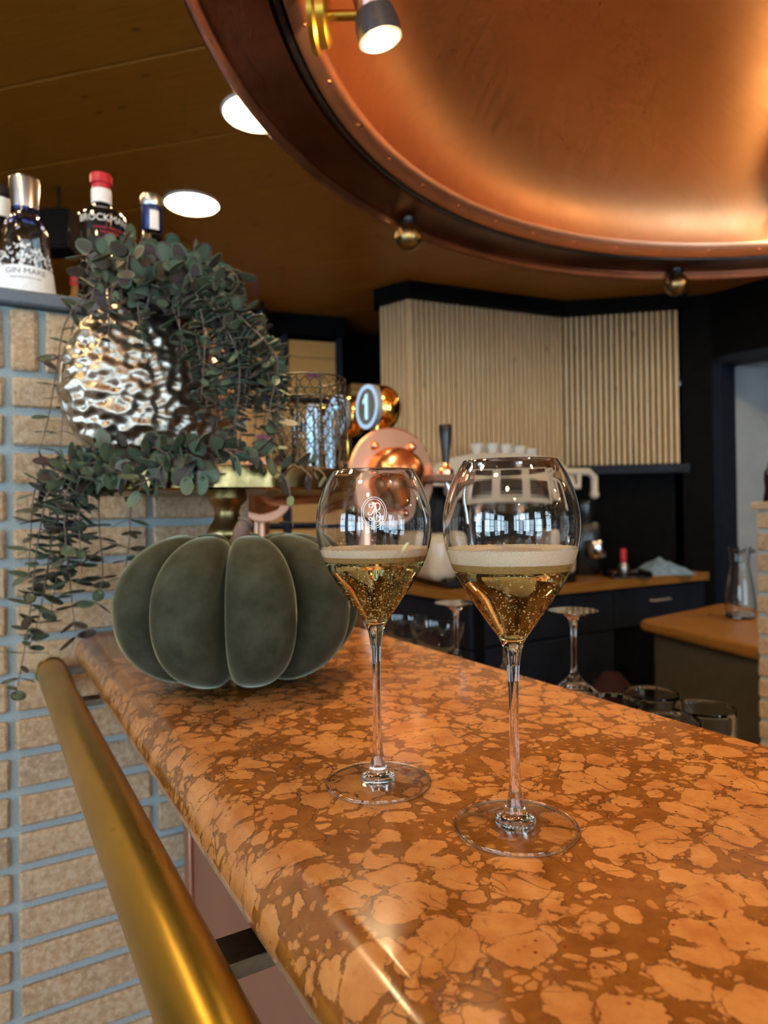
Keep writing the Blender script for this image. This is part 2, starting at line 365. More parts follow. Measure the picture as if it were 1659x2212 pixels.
# ------------------------------------------------------------------ the setting: floor, walls, windows, ceiling
def structure(o, label=None): return tag(o, label, None, None, 'structure')
X0, X1, Y0, Y1, H = (ROOM[k] for k in ('x0', 'x1', 'y0', 'y1', 'h'))
structure(MB().box(X0 - .3, X1 + .3, Y0 - .3, Y1 + .3, -.1, 0).build('floor', 'floor_wood', smooth=False), 'dark brown wooden floor of the bar room')
def window_wall(name, spans, axis, c, lo, hi):
    m = MB()
    def bx(a, b, z0, z1):
        if axis == 'x': m.box(a, b, c - .2, c, z0, z1)
        else: m.box(c - .2, c, a, b, z0, z1)
    bx(lo, hi, 0, WZ0); bx(lo, hi, WZ1, H); e = lo
    for a, b in spans: bx(e, a, WZ0, WZ1); e = b
    bx(e, hi, WZ0, WZ1)
    return structure(m.build(name, 'wall_plaster', smooth=False), 'plain plastered room wall with tall windows')
window_wall('wall_rear', WIN_REAR, 'x', Y0, X0, X1)
window_wall('wall_left', WIN_LEFT, 'y', X0, Y0, Y1)
structure(MB().box(X1, X1 + .2, Y0, Y1, 0, H).build('wall_right', 'black_paint', smooth=False), 'black painted room wall')
structure(MB().box(X0, X1, Y1, Y1 + .2, 0, H).build('wall_back', 'black_paint', smooth=False), 'black painted wall behind the bar')
k = 0
for axis, spans, c in (('x', WIN_REAR, Y0), ('y', WIN_LEFT, X0)):
    for a, b in spans:
        k += 1; m = MB(); bars = [(a, a + .05, WZ0, WZ1), (b - .05, b, WZ0, WZ1), (a, b, WZ0, WZ0 + .06), (a, b, WZ1 - .06, WZ1), ((a + b) / 2 - .02, (a + b) / 2 + .02, WZ0, WZ1), (a, b, WZ0 + 1.05, WZ0 + 1.09), (a, b, WZ0 + .52, WZ0 + .55)]
        for p, q, z0, z1 in bars:
            if axis == 'x': m.box(p, q, c - .12, c - .07, z0, z1)
            else: m.box(c - .12, c - .07, p, q, z0, z1)
        structure(m.build('window_%d' % k, 'black_paint', smooth=False), 'dark framed daylight window in the room wall')

# ceiling: deck and broad boards running diagonally to the bar
ceil = structure(MB().box(X0 - .2, X1 + .2, Y0 - .2, Y1 + .2, H + .02, H + .12).build('ceiling', 'ceiling_wood', smooth=False), 'brown boarded wooden ceiling over the bar')
PA = math.radians(135)
pd = Vector((math.cos(PA), math.sin(PA))); pn = Vector((-pd.y, pd.x))
off0 = (lambda p: p.x * pn.x + p.y * pn.y)(at(200, 150, Z=H))
PW = .40
plank_me = MB().bbox(-3.2, 3.2, -PW / 2 + .002, PW / 2 - .002, 0, .02, .004).mesh('ceiling_board', 'ceiling_wood', smooth=False)
ctr = Vector((.8, 1.0))
for i in range(-9, 12):
    o_n = off0 + (i + .5) * PW
    base_t = ctr.dot(pd)
    for j in (-1, 0, 1):
        p = pd * (base_t + j * 6.404 + (i % 3) * 1.7 - 1.7) + pn * o_n
        if abs(p.x - 1.3) < 7.2 and abs(p.y - .9) < 7.2:
            q = Vector(p)
            put('ceiling_board', plank_me, ceil, M4=T(q.x, q.y, H) @ RZ(PA))

# ------------------------------------------------------------------ brick pier beside the bar
WY = 1.25
BH, BJ = .0617, .0135
pier = structure(MB().box(-.62, .438, WY + .010, WY + .30, 0, 1.636).build('wall_pier', 'mortar', smooth=False), 'low ochre brick wall with grey mortar at the end of the bar')
def brick_mesh(lx, ly, lz, b=.004, seed=0):
    rnd = random.Random(seed); m = MB().bbox(-lx / 2, lx / 2, -ly / 2, ly / 2, -lz / 2, lz / 2, b)
    m.v = [(x + rnd.uniform(-.0012, .0012), y + rnd.uniform(-.0015, .0012), z + rnd.uniform(-.0012, .0012)) for x, y, z in m.v]
    return m.mesh('brick', 'brick', smooth=False)
bl = .219 - .012
full = [brick_mesh(bl, .10, BH - BJ, seed=i) for i in range(5)]
XJ = .036
zj = 1.2817
for r in range(-21, 4):
    z = zj + (r + .5) * BH
    for c in range(-3, 2):
        x = XJ + .219 * (c + .5)
        if c == 1:
            o = put('brick', full[(r * 3 + c) % 5], pier, M4=T(XJ + .219 + .006 + .0875, WY + .05, z) @ Matrix.Diagonal((.175 / bl, 1, 1, 1)))
        else:
            o = put('brick', full[(r * 7 + c * 3) % 5], pier, M4=T(x + random.uniform(-.001, .001), WY + .05 + random.uniform(-.0015, .0015), z))
sold = [(-.60, -.50), (-.49, -.385), (-.375, -.27), (-.26, -.155), (-.145, -.040), (-.028, .030), (.041, .080), (.092, .196), (.207, .311), (.322, .434)]
for a, b in sold:
    put('brick', brick_mesh(b - a, .10, .100, seed=int(a * 1000) & 63), pier, M4=T((a + b) / 2, WY + .05, 1.584))
tag(MB().bbox(-.66, .462, WY - .016, WY + .34, 1.637, 1.660, .003).build('stone_slab', 'slate_slab', smooth=False), 'blue-grey slab capping the brick wall under the spirit bottles', 'slab')

# ------------------------------------------------------------------ bar: marble worktop, copper front, brass rail
BZ = 1.10
top_prof = [(.152, 0), (.146, -.0015), (.138, -.006), (.131, -.013), (.127, -.021), (.1255, -.030), (.127, -.039), (.132, -.048), (.140, -.055), (.150, -.060),
            (.535, -.060), (.545, -.056), (.551, -.048), (.554, -.036), (.554, -.022), (.551, -.010), (.547, -.004), (.541, 0)]
m = MB(); ys = [-.75, 1.225, 1.236]
for iy, y in enumerate(ys):
    for x, z in top_prof:
        k = 0 if iy < 2 else .008
        cx = .34; m.v.append((cx + (x - cx) * (1 - k / .2), y, z * (1 - (k / .06) * .3)))
n = len(top_prof)
for iy in range(len(ys) - 1):
    for i in range(n):
        j = (i + 1) % n; m.f.append((iy * n + i, iy * n + j, (iy + 1) * n + j, (iy + 1) * n + i))
m.f += [tuple(range(n)), tuple(range(3 * n - 1, 2 * n - 1, -1))]
mt = m.build('marble_worktop', 'marble', loc=(0, 0, BZ), ang=25); 
tag(mt, 'polished orange-brown breccia marble bar top with a rounded front edge', 'bar top')
bf = empty('bar_counter', (.42, .25, 0), 0, 'pinkish copper-clad bar base under the marble top', 'bar base')
MB().box(-.115, .125, -1.0, .985, 0, 1.04).build('base_cabinet', 'black_paint', bf, smooth=False)
for a, b in ((-1.0, -.42), (-.418, .30), (.302, .93)):
    MB().bbox(-.119, -.1155, a, b, .05, 1.04, .001).build('copper_panel', 'copper_sheet', bf, smooth=False)
MB().bbox(-.126, -.1195, .925, .96, .05, 1.04, .002).build('edge_strip', 'copper_sheet', bf)
rail = empty('brass_rail', (.092, 0, 1.041), 0, 'long tarnished brass foot-thick handrail along the bar front', 'rail')
rail['label'] = 'thick round tarnished brass handrail running along the bar front'
MB().tube([(0, -.75 + 1.985 * i / 24, 0) for i in range(25)], .0215, 40).build('tube', 'brass', rail, ang=60)
MB().lathe([(0, 0), (.0235, 0), (.0235, .004), (.0218, .006)], 32, T(0, 1.249, 0) @ RX(PI / 2)).build('wall_flange', 'aged_brass', rail)
for py_, (px_, pyy) in enumerate(((505, 2052), (200, 1508))):
    y = at(px_, pyy, Z=1.036).y
    b = MB().box(.015, .206, y - .014, y + .014, -.012, -.004).build('bracket', 'black_metal', rail, smooth=False)
    MB().box(.015, .206, y - .0155, y - .0140, -.0125, -.0035).build('bracket_edge', 'bracket_edge', b, smooth=False)

# lower worktop of the bartender's side
tag(MB().bbox(.556, .98, -.75, 2.35, .88, .92, .004).build('back_worktop', 'bar_mat', smooth=False), 'dark bartender worktop hidden below the marble bar top', 'worktop')
tag(MB().box(.60, .95, -.75, 2.3, .0, .88).build('under_cabinet', 'black_paint', smooth=False), 'black cabinet under the bartender worktop', 'cabinet')

# ------------------------------------------------------------------ champagne glasses
GP = [(0, .0030), (.012, .0036), (.028, .0022), (.0365, .0013), (.0375, .0006), (.0372, 0.0), (.034, 0.0)]
outer = [(.0372, 0.0), (.0376, .0008), (.0370, .0018), (.030, .0026), (.020, .0036), (.012, .0056), (.0078, .0084), (.0062, .0120), (.0048, .0165), (.0037, .024), (.0031, .036), (.0029, .055), (.0029, .072), (.0033, .088),
         (.0040, .099), (.0058, .109), (.0090, .1165), (.0158, .126), (.0253, .140), (.0340, .1545), (.0395, .169), (.0416, .183), (.0402, .1975), (.0360, .2105), (.0320, .2185), (.0288, .2235)]
inner = [(.0280, .2235), (.0311, .2180), (.0350, .2100), (.0392, .1970), (.0406, .183), (.0385, .1692), (.0330, .1552), (.0243, .1408), (.0150, .1275), (.0085, .1192), (.0045, .1158), (0, .1146)]
def dense(prof, n):
    P = smooth_path([(r, 0, z) for r, z in prof], n); return [(max(0, p.x), p.z) for p in P]
outer_d = dense(outer, 110); inner_d = dense(inner, 60); inner_d[-1] = (0, .1146)
def rad_at(prof, z):
    best = None
    for (r0, z0), (r1, z1) in zip(prof[:-1], prof[1:]):
        if (z0 - z) * (z1 - z) <= 0 and abs(z1 - z0) > 1e-9: best = r0 + (r1 - r0) * (z - z0) / (z1 - z0)
    return best
def champagne_glass(loc, label, top, foam_t, gold_t, nb, seed, emblem):
    g = empty('champagne_glass', (loc[0], loc[1], loc[2] + .0002), 0, label, 'champagne glass', 'champagne glasses on the bar')
    rim = [(.0286, .2240), (.0282, .2240)]
    k_ = next(i for i, (r, z) in enumerate(outer_d) if z > .0052)
    MB().lathe([(0, .0016), (outer_d[k_][0] - .0006, .0018), (outer_d[k_][0] + .0004, .0030)] + outer_d[k_:] + rim + inner_d, 96).build('bowl_and_stem', 'crystal', g, ang=80)
    MB().lathe([(.0120, .0014), (.020, .0012), (.032, .0008), (.0366, .0004)] + [p for p in reversed(outer_d[:k_]) if p[0] < .0366][::-1] + [(outer_d[k_][0] - .001, .0052)], 96, closed=True).build('foot', 'clear_foot', g, ang=60)
    MB().tube([(.0370 * math.cos(2 * PI * i / 96), .0370 * math.sin(2 * PI * i / 96), .0011) for i in range(96)], .0011, 10, closed=True).build('foot_rim', 'crystal', g)
    inn = sorted(((r, z) for r, z in inner_d), key=lambda p: p[1])
    eps = .00012
    zl = top - foam_t - gold_t
    def side(z0, z1, n): return [(rad_at(inner_d, z0 + (z1 - z0) * i / n) + eps, z0 + (z1 - z0) * i / n) for i in range(n + 1)]
    prof = [(0, .1146 - eps)] + [(r + eps, z) for r, z in inn[1:] if z < zl - .001] + [(rad_at(inner_d, zl) + eps, zl), (rad_at(inner_d, zl) - .002, zl - .0003), (0, zl - .0003)]
    w = MB().lathe(prof, 96).build('champagne', 'champagne', g, ang=60)
    rnd = random.Random(seed); mb = MB()
    for i in range(nb):
        z = .118 + (zl - .002 - .118) * (rnd.random() ** (.8))
        rr = (rad_at(inner_d, z) - .0012) * math.sqrt(rnd.random()); a = rnd.uniform(0, 2 * PI)
        if rnd.random() < .3: rr = (rad_at(inner_d, z) - .0009); a = rnd.uniform(-PI, 0)
        mb.sphere((rr * math.cos(a), rr * math.sin(a), z), rnd.uniform(.00022, .00050), 6, 4)
    tag(mb.build('bubbles', 'bubble', w), 'fine rising bubbles', None, None, 'stuff')
    gf = side(zl + .0001, zl + gold_t, 6); MB().lathe([(0, zl + .0001)] + gf + [(0, zl + gold_t)], 96).build('bubble_layer', 'golden_foam', g, ang=60)
    ff = side(zl + gold_t + .0001, top, 8); r_t = ff[-1][0]
    fo = MB().lathe([(0, zl + gold_t + .0001)] + ff + [(r_t - .0012, top + .0004), (r_t - .003, top - .0004), (r_t * .6, top - .0010), (0, top - .0008)], 96).build('foam', 'foam', g, ang=60)
    mb = MB()
    for i in range(150):
        a = 2 * PI * i / 150 + rnd.uniform(-.02, .02); rb = rnd.uniform(.0004, .0008)
        mb.sphere(((r_t - rb) * math.cos(a), (r_t - rb) * math.sin(a), top + rnd.uniform(-.0005, .0004)), rb, 6, 4)
    for i in range(260):
        z = zl + gold_t + foam_t * rnd.random(); a = rnd.uniform(-PI, 0.3); rb = rnd.uniform(.0004, .0007); r = rad_at(inner_d, z) - rb * .6
        mb.sphere((r * math.cos(a), r * math.sin(a), z), rb, 6, 4)
    tag(mb.build('foam_bubbles', 'foam', fo), 'small pale foam bubbles', None, None, 'stuff')
    if emblem:
        ctr_a = math.atan2(EYE.y - loc[1], EYE.x - loc[0]); z0 = .1935; mb = MB()
        def wrap(u, v):
            z = z0 + v; r = rad_at(outer_d, z) + .00008; a = ctr_a + u / r; return (r * math.cos(a), r * math.sin(a), z)
        def stroke(p, w, n=40, closed=False):
            q = smooth_path([(x, y, 0) for x, y in p], n); mb.tube([wrap(a.x, a.y) for a in q], w, 5)
        for a_, b_ in ((.0083, .0103), (.0070, .0090)):
            mb.tube([wrap(a_ * math.cos(2 * PI * i / 72), b_ * math.sin(2 * PI * i / 72)) for i in range(72)], .00019, 5, closed=True)
        s = .001
        L1 = [(-1.6, 5.2), (-3.2, 5.8), (-3.6, 4.2), (-2.2, 3.2), (-.6, 4.4), (-.3, 6.4), (.6, 6.6), (.7, 4.6), (.2, 1.0), (-.2, -2.4), (-1.0, -4.6), (-2.8, -5.2), (-3.8, -4.0), (-2.8, -3.0), (-1.0, -3.9), (1.0, -5.6), (3.0, -5.6), (3.9, -4.2)]
        P1 = [(1.5, -4.8), (1.6, -1.0), (1.5, 3.0), (1.0, 5.4), (2.6, 6.6), (4.2, 5.0), (4.0, 2.6), (2.4, 1.6), (.6, 2.2), (-.8, 1.0), (-1.8, -1.0), (-3.4, -1.6), (-4.4, -.4), (-3.8, .6)]
        P2 = [(1.6, 1.2), (3.4, .2), (4.4, -1.6), (3.8, -3.0), (2.6, -2.6), (2.8, -1.4)]
        for q in (L1, P1, P2):
            stroke([(-x * s * .92 if False else x * s * .92, y * s) for x, y in q], .00022)
            stroke([((x + .45) * s * .92, (y - .15) * s) for x, y in q], .00014)
        tag(mb.build('etched_emblem', 'etched_white', g), 'white etched oval emblem with interlaced script letters')
    return g
gl = at(817, 1691, Z=BZ); gr = at(1114, 1787, Z=BZ)
champagne_glass((gl.x, gl.y, BZ), 'champagne glass with etched oval emblem, standing nearer the green pumpkin', .1680, .0050, .0035, 620, 3, True)
champagne_glass((gr.x, gr.y, BZ), 'champagne glass without emblem and thick foam, the right one nearest the viewer', .1705, .0085, .0042, 330, 5, False)

# ------------------------------------------------------------------ velvet pumpkin
pc = at(520, 1466, Z=BZ)
pk = empty('velvet_pumpkin', pc, 0, 'dark green velvet pumpkin on the marble bar', 'pumpkin')
PR, PH = .1415, .090
NL = 9
base_a = math.atan2(EYE.y - pc.y, EYE.x - pc.x)
def lobe_mesh():
    m = MB(); nu, nv = 28, 44; half = PI / NL
    for j in range(nv + 1):
        ps = -PI / 2 + PI * j / nv
        for i in range(nu + 1):
            u = -1 + 2 * i / nu
            b = math.sqrt(max(0.0, 1 - (abs(u) ** 2.6)))
            kf = .64 + .36 * b ** .8
            r = PR * (max(0, math.cos(ps)) ** .72) * kf
            zz = PH * math.copysign(abs(math.sin(ps)) ** .9, ps) * (.84 + .16 * b)
            dip = math.exp(-(r / (PR * .30)) ** 2); zz *= 1 - .42 * dip
            a = u * half * 1.0
            m.v.append((r * math.cos(a), r * math.sin(a), PH * .985 + zz))
    for j in range(nv):
        for i in range(nu):
            a = j * (nu + 1) + i; m.f.append((a, a + 1, a + nu + 2, a + nu + 1))
    return m.mesh('lobe', 'velvet', True, 180)
lm = lobe_mesh()
for i in range(NL):
    put('lobe', lm, pk, M4=RZ(base_a + 2 * PI * (i + .28) / NL))
stem_pts = smooth_path([(0, 0, PH * 1.1), (.002, .002, PH * 1.7), (.006, .003, PH * 1.95), (.012, .004, PH * 2.06)], 14)
MB().tube(stem_pts, lambda t: .013 - .005 * t + .003 * (t > .9), 9).build('stem', 'stem_wood', pk)

# ------------------------------------------------------------------ brass cake stand, vase, wire lantern
sc_ = Vector((.335, 1.065, BZ))
st = empty('cake_stand', sc_, 0, 'tall aged brass pedestal stand behind the pumpkin', 'stand')
PZ = .256
MB().lathe([(0, PZ), (.192, PZ), (.197, PZ + .003), (.200, PZ + .002), (.201, PZ - .004), (.200, PZ - .026), (.197, PZ - .029), (.185, PZ - .028), (.05, PZ - .020), (0, PZ - .020)], 72).build('plate', 'aged_brass', st)
MB().lathe([(.0, PZ - .020), (.030, PZ - .021), (.032, PZ - .034), (.031, PZ - .040), (.022, PZ - .048), (.019, PZ - .058), (.021, PZ - .070), (.029, PZ - .082), (.033, PZ - .092), (.031, PZ - .100), (.024, PZ - .106), (.026, PZ - .112), (.026, .075), (.019, .060), (.018, .040), (.022, .028), (0, .028)], 40).build('pedestal', 'aged_brass', st)
MB().lathe([(0, .030), (.024, .029), (.040, .022), (.066, .012), (.076, .006), (.078, 0), (0, 0)], 48).build('base', 'aged_brass', st)

vz = BZ + PZ
vc = at(338, 812, D=1.075)
va = empty('hammered_vase', (vc.x, vc.y, vz), math.radians(8), 'round silver hammered metal vase among the eucalyptus', 'vase')
def vase_mesh():
    m = MB(); nu, nv = 220, 130; R, TH = .140, .062
    for j in range(nv + 1):
        ps = -PI / 2 + (PI * .5 + PI * .40) * j / nv
        for i in range(nu):
            a = 2 * PI * i / nu
            cx, cy_, cz = math.cos(a) * math.cos(ps), math.sin(a) * math.cos(ps), math.sin(ps)
            x = R * math.copysign(abs(cx) ** 1.0, cx); y = TH * math.copysign(abs(cy_) ** .85, cy_); z = R * cz
            p = Vector((x, y, z)) * 66
            d = noise.voronoi(Vector((p.x, p.y * .6, p.z)) * 1.0 + Vector((3, 1, 7)))[0]
            h = (d[0] - .35) * .0080 + noise.noise(p * .8) * .0030
            k = 1 + h / R * 1.3
            m.v.append((x * k, y + math.copysign(1, y) * h * (abs(cy_) ** .5), max(z, -R * .965) * 1.0 + .135 + h * cz * .3 * (1 if z > -.12 else 0)))
    for j in range(nv):
        for i in range(nu):
            i2 = (i + 1) % nu; m.f.append((j * nu + i, j * nu + i2, (j + 1) * nu + i2, (j + 1) * nu + i))
    return m.mesh('body', 'hammered_silver', True, 180)
put('body', vase_mesh(), va)
tp = []
for i in range(48):
    a = 2 * PI * i / 48; tp.append((.0445 * math.cos(a), .030 * math.sin(a), .135 + .1335))
MB().tube(tp, .003, 8, closed=True).build('mouth_rim', 'hammered_silver', va)
tp = [(.1405 * math.cos(a), 0, .135 + .1405 * math.sin(a)) for a in [math.radians(d) for d in range(-252, 73, 6)]]
MB().tube([p for p in tp if p[2] > .004], .0022, 8).build('side_seam', 'hammered_silver', va)

lc = at(670, 1012, D=1.09)
lt = empty('wire_lantern', (lc.x, lc.y, vz), 0, 'bronze wire mesh lantern with glass cup on the brass stand', 'lantern')
LR, LH = .058, .150
for z in (.002, LH * .78, LH):
    MB().tube([(LR * math.cos(2 * PI * i / 48), LR * math.sin(2 * PI * i / 48), z) for i in range(48)], .0014, 6, closed=True).build('ring', 'bronze_wire', lt)
for i in range(10):
    a = 2 * PI * i / 10 + .2; MB().tube([(LR * math.cos(a), LR * math.sin(a), 0), (LR * math.cos(a), LR * math.sin(a), LH)], .0012, 6).build('upright', 'bronze_wire', lt)
mb = MB(); nr, nc = 12, 24                                   # hexagonal netting
for r in range(nr):
    for c in range(nc):
        z0 = .004 + (LH - .008) * r / nr; z1 = .004 + (LH - .008) * (r + 1) / nr; zm0 = z0 + (z1 - z0) * .3; 
        sh = .5 * (r % 2); a0 = 2 * PI * (c + sh) / nc; a1 = 2 * PI * (c + sh + .5) / nc; a2 = 2 * PI * (c + sh - .5) / nc
        f = lambda a, z: (LR * math.cos(a), LR * math.sin(a), z)
        mb.tube([f(a0, z0), f(a0, zm0)], .0007, 4); mb.tube([f(a0, zm0), f(a1, z1)], .0007, 4); mb.tube([f(a0, zm0), f(a2, z1)], .0007, 4)
tag(mb.build('wire_netting', 'bronze_wire', lt), None, None, None, 'stuff')
MB().lathe([(0, .002), (.046, .002), (.047, .004), (.047, .100), (.0455, .100), (.0455, .006), (0, .006)], 40).build('glass_cup', 'thin_glass', lt)

# ------------------------------------------------------------------ eucalyptus
def leaf_mesh(kind):
    m = MB(); L, W = ((1, .80), (1, .62), (1, .42))[kind]; n = 10
    for i in range(n):
        a = 2 * PI * i / n; x = .54 + .5 * math.cos(a); y = .5 * W * math.sin(a)
        m.v.append((x, y, .09 * (abs(y) / .4) ** 2 - .05 * math.sin(PI * min(1, max(0, x)))))
    m.v.append((.54, 0, -.07)); m.v.append((.0, 0, 0)); m.v.append((.30, 0, -.05))
    c = n; 
    for i in range(n): m.f.append((i, (i + 1) % n, c))
    k = n // 2; m.f.append((k - 1, k, n + 1)); m.f.append((k, k + 1, n + 1))
    m.v += [(x, y, z - .022) for x, y, z in m.v[:n]]
    for i in range(n): m.f.append((i, (i + 1) % n, n + 3 + (i + 1) % n, n + 3 + i))
    m.f.append(tuple(range(n + 3, n + 3 + n)))
    return m
LEAVES = [leaf_mesh(k) for k in range(3)]
LEAF_ME = [lm_.mesh('leaf', 'leaf', True, 60) for lm_ in LEAVES]
def eucalyptus(name, loc, label, strands, limit, seed):
    rnd = random.Random(seed); root = empty(name, loc, 0, label, 'eucalyptus'); Lc = Vector(loc); pend = []
    for pts, size, kind, spacing, flat in strands:
        P = [Vector(p) - Lc for p in pts]; n = max(8, int(sum((P[i + 1] - P[i]).length for i in range(len(P) - 1)) / .006)); path = smooth_path(P, n)
        br = MB().tube(path[::2] if len(path) > 8 else path, lambda t: .0016 - .0009 * t, 5).build('branch', 'twig', root)
        acc = spacing * rnd.random(); turn = rnd.uniform(0, PI); tot = len(path)
        for i in range(1, tot):
            acc += (path[i] - path[i - 1]).length
            if acc < spacing: continue
            acc = 0; turn += PI / 2 + rnd.uniform(-.4, .4); d = (path[i] - path[i - 1]).normalized(); fr = align(d); tt = i / tot
            for side in (0, PI):
                if rnd.random() < .06: continue
                s = size * rnd.uniform(.75, 1.2) * (1.05 - .45 * max(0, tt - .5))
                tilt = rnd.uniform(-.35, .55) + flat
                Mx = T(*path[i]) @ fr @ RZ(turn + side + rnd.uniform(-.3, .3)) @ RY(-tilt) @ RX(rnd.uniform(-.5, .5)) @ Matrix.Diagonal((s, s, s, 1))
                pend.append((((Lc + path[i]) - EYE).length / s, br, Mx, kind if rnd.random() < .75 else rnd.choice((0, 1))))
    pend.sort(key=lambda a: a[0])
    for _, br, Mx, kd in pend[:limit]: put('leaf', LEAF_ME[kd], br, M4=Mx)
    if len(pend) > limit:
        mb = MB()
        for _, br, Mx, kd in pend[limit:]: mb.add(LEAVES[kd].v, LEAVES[kd].f, Mx)
        tag(mb.build('leaves', 'leaf', root), 'small grey-green eucalyptus leaves', None, None, 'stuff')
    return root
rnd = random.Random(22)
def W3(l): return [at(px, py, D=D) for px, py, D in l]
mouth = (vc.x, vc.y, vz + .262)
S = []
def J(v, a): return v + rnd.uniform(-a, a)
# crown over the vase mouth
for k in range(13):
    e = (190 + 26 * k + rnd.uniform(-15, 15), 505 + abs(k - 4) * 7 + rnd.uniform(0, 55), J(1.02, .07))
    S.append(([Vector(mouth), at((335 + e[0]) / 2, 590 + rnd.uniform(-20, 15), D=(1.07 + e[2]) / 2), at(*e[:2], D=e[2]), at(e[0] + (e[0] - 330) * .16, e[1] + rnd.uniform(18, 50), D=e[2] - .01)], .031, 0, .016, .35))
# cascade down the right side
for k in range(24):
    f = k / 23; ex = 415 + 180 * (rnd.random() ** .7); ey = 760 + 225 * rnd.random(); D = J(1.01, .07)
    ax = 380 + (ex - 415) * .55 + rnd.uniform(-20, 20); ay = 565 + (ax - 380) * .55 + rnd.uniform(0, 50)
    sx = min(592, ex + 6); sy = ay + (ey - ay) * .45
    S.append(([Vector(mouth), at(345 + (ax - 345) * .5, 590, D=1.05), at(ax, ay, D=D), at(sx, sy, D=D - .01), at(ex, ey, D=D)], .024, 1, .0165, .1))
for k in range(15):
    ex = 470 + 128 * rnd.random(); ey = 800 + 190 * rnd.random(); D = J(.985, .05); ax = 430 + (ex - 470) * .75; ay = 600 + (ax - 430) * .75 + rnd.uniform(0, 60)
    S.append(([at(400, 600, D=1.04), at(ax, ay, D=D), at(ex + 8, (ay + ey) / 2, D=D - .01), at(ex, ey, D=D)], .027, 1, .0165, .15))
# short sprigs in front of the vase
for (x0, y0, x1, y1) in ((250, 620, 235, 760), (300, 640, 330, 800), (360, 640, 420, 850), (400, 640, 450, 900), (220, 610, 190, 700), (330, 620, 300, 720), (430, 640, 470, 930), (380, 640, 395, 760)):
    S.append(([Vector(mouth), at(x0, y0, D=1.0), at((x0 + x1) / 2 + rnd.uniform(-10, 10), (y0 + y1) / 2, D=.985), at(x1, y1, D=.985)], .024, 1, .019, .1))
# thin trails on the left of the vase
S.append((W3([(250, 610, 1.04), (185, 640, 1.03), (140, 700, 1.04), (122, 800, 1.05), (105, 900, 1.06), (85, 975, 1.06)]), .029, 2, .022, .0))
S.append((W3([(240, 600, 1.05), (190, 650, 1.04), (160, 690, 1.05), (138, 880, 1.06), (128, 985, 1.06)]), .027, 2, .034, .0))
eucalyptus('eucalyptus_spray', mouth, 'eucalyptus spray rising from the vase mouth and cascading down its right side', S, 300, 4)
S = []
# wreath lying along the plate edge
for (x0, y0, x1, y1, D) in ((300, 985, 180, 1010, .92), (260, 1000, 110, 1020, .94), (330, 975, 430, 1010, .88), (350, 985, 470, 985, .88), (420, 980, 560, 985, .88), (480, 975, 590, 990, .88), (300, 1000, 220, 1040, .90), (340, 990, 300, 1060, .88), (400, 975, 440, 1030, .87), (280, 975, 200, 980, .93), (240, 985, 80, 1050, .95), (370, 990, 330, 1040, .87), (430, 985, 400, 1035, .87), (310, 965, 380, 1000, .88), (460, 970, 520, 1000, .87), (270, 990, 160, 1040, .92), (330, 1000, 260, 1030, .89)):
    S.append((W3([(x0, y0, D + .03), ((x0 + x1) / 2, (y0 + y1) / 2 - 12, D), (x1, y1, D)]), .029, 0, .0155, .6))
# strands hanging down past the plate on the left
for pts in ([(230, 1000), (120, 1040), (85, 1150), (70, 1280), (55, 1390), (35, 1500)], [(235, 1005), (150, 1030), (120, 1130), (100, 1240), (85, 1330), (62, 1400)], [(250, 1000), (170, 1040), (145, 1120), (150, 1230), (155, 1300), (165, 1375)],
            [(250, 1005), (190, 1030), (165, 1110), (150, 1180), (140, 1260)], [(240, 1000), (140, 1050), (125, 1110), (130, 1180), (120, 1260), (110, 1320)], [(260, 1010), (218, 1040), (214, 1130), (222, 1240), (205, 1310)],
            [(300, 1020), (283, 1070), (280, 1160), (268, 1250), (262, 1300)], [(230, 995), (110, 1000), (75, 1060), (66, 1160), (62, 1250)], [(245, 1010), (165, 1060), (135, 1150), (128, 1220)], [(245, 1010), (180, 1060), (172, 1150), (178, 1250)], [(240, 1010), (150, 1020), (110, 1090), (108, 1190), (95, 1290)], [(240, 1000), (170, 1020), (140, 1080), (142, 1170), (150, 1240)]):
    D = .965 + rnd.uniform(-.03, .03)
    S.append((W3([(x, y, D) for x, y in pts]), .029, 2 if rnd.random() < .35 else 1, .0165, .0))
# sprigs at the lantern
S.append((W3([(560, 1000, .93), (615, 1030, .90), (628, 1080, .90), (634, 1150, .90)]), .026, 2, .030, .0))
S.append((W3([(600, 1000, .95), (650, 1010, .93), (680, 1040, .92)]), .026, 2, .022, .3))
S.append((W3([(640, 1000, .96), (690, 1015, .93), (710, 1045, .92)]), .024, 2, .024, .3))
eucalyptus('eucalyptus_garland', (sc_.x, sc_.y - .05, vz), 'eucalyptus garland round the stand plate with strands hanging over the brick wall', S, 300, 9)

# ------------------------------------------------------------------ spirit bottles on the slab
SLZ = 1.660
def wrap_text(mb, txt, size, R, z, face, arc=0.0, taper=0.0):
    vs, fs = text_mesh(txt, size)
    out = []
    for x, y, _ in vs:
        zz = z + y + arc * (x * x); r = R(zz) + .0006; a = face + x / r; out.append((r * math.cos(a), r * math.sin(a), zz))
    mb.add(out, fs)
def bottle_base(name, px, D, label, group='spirit bottles on the brick wall'):
    p = at(px, 600, D=D); r = empty(name, (p.x, p.y, SLZ), 0, label, 'bottle', group); return r, math.atan2(EYE.y - p.y, EYE.x - p.x)
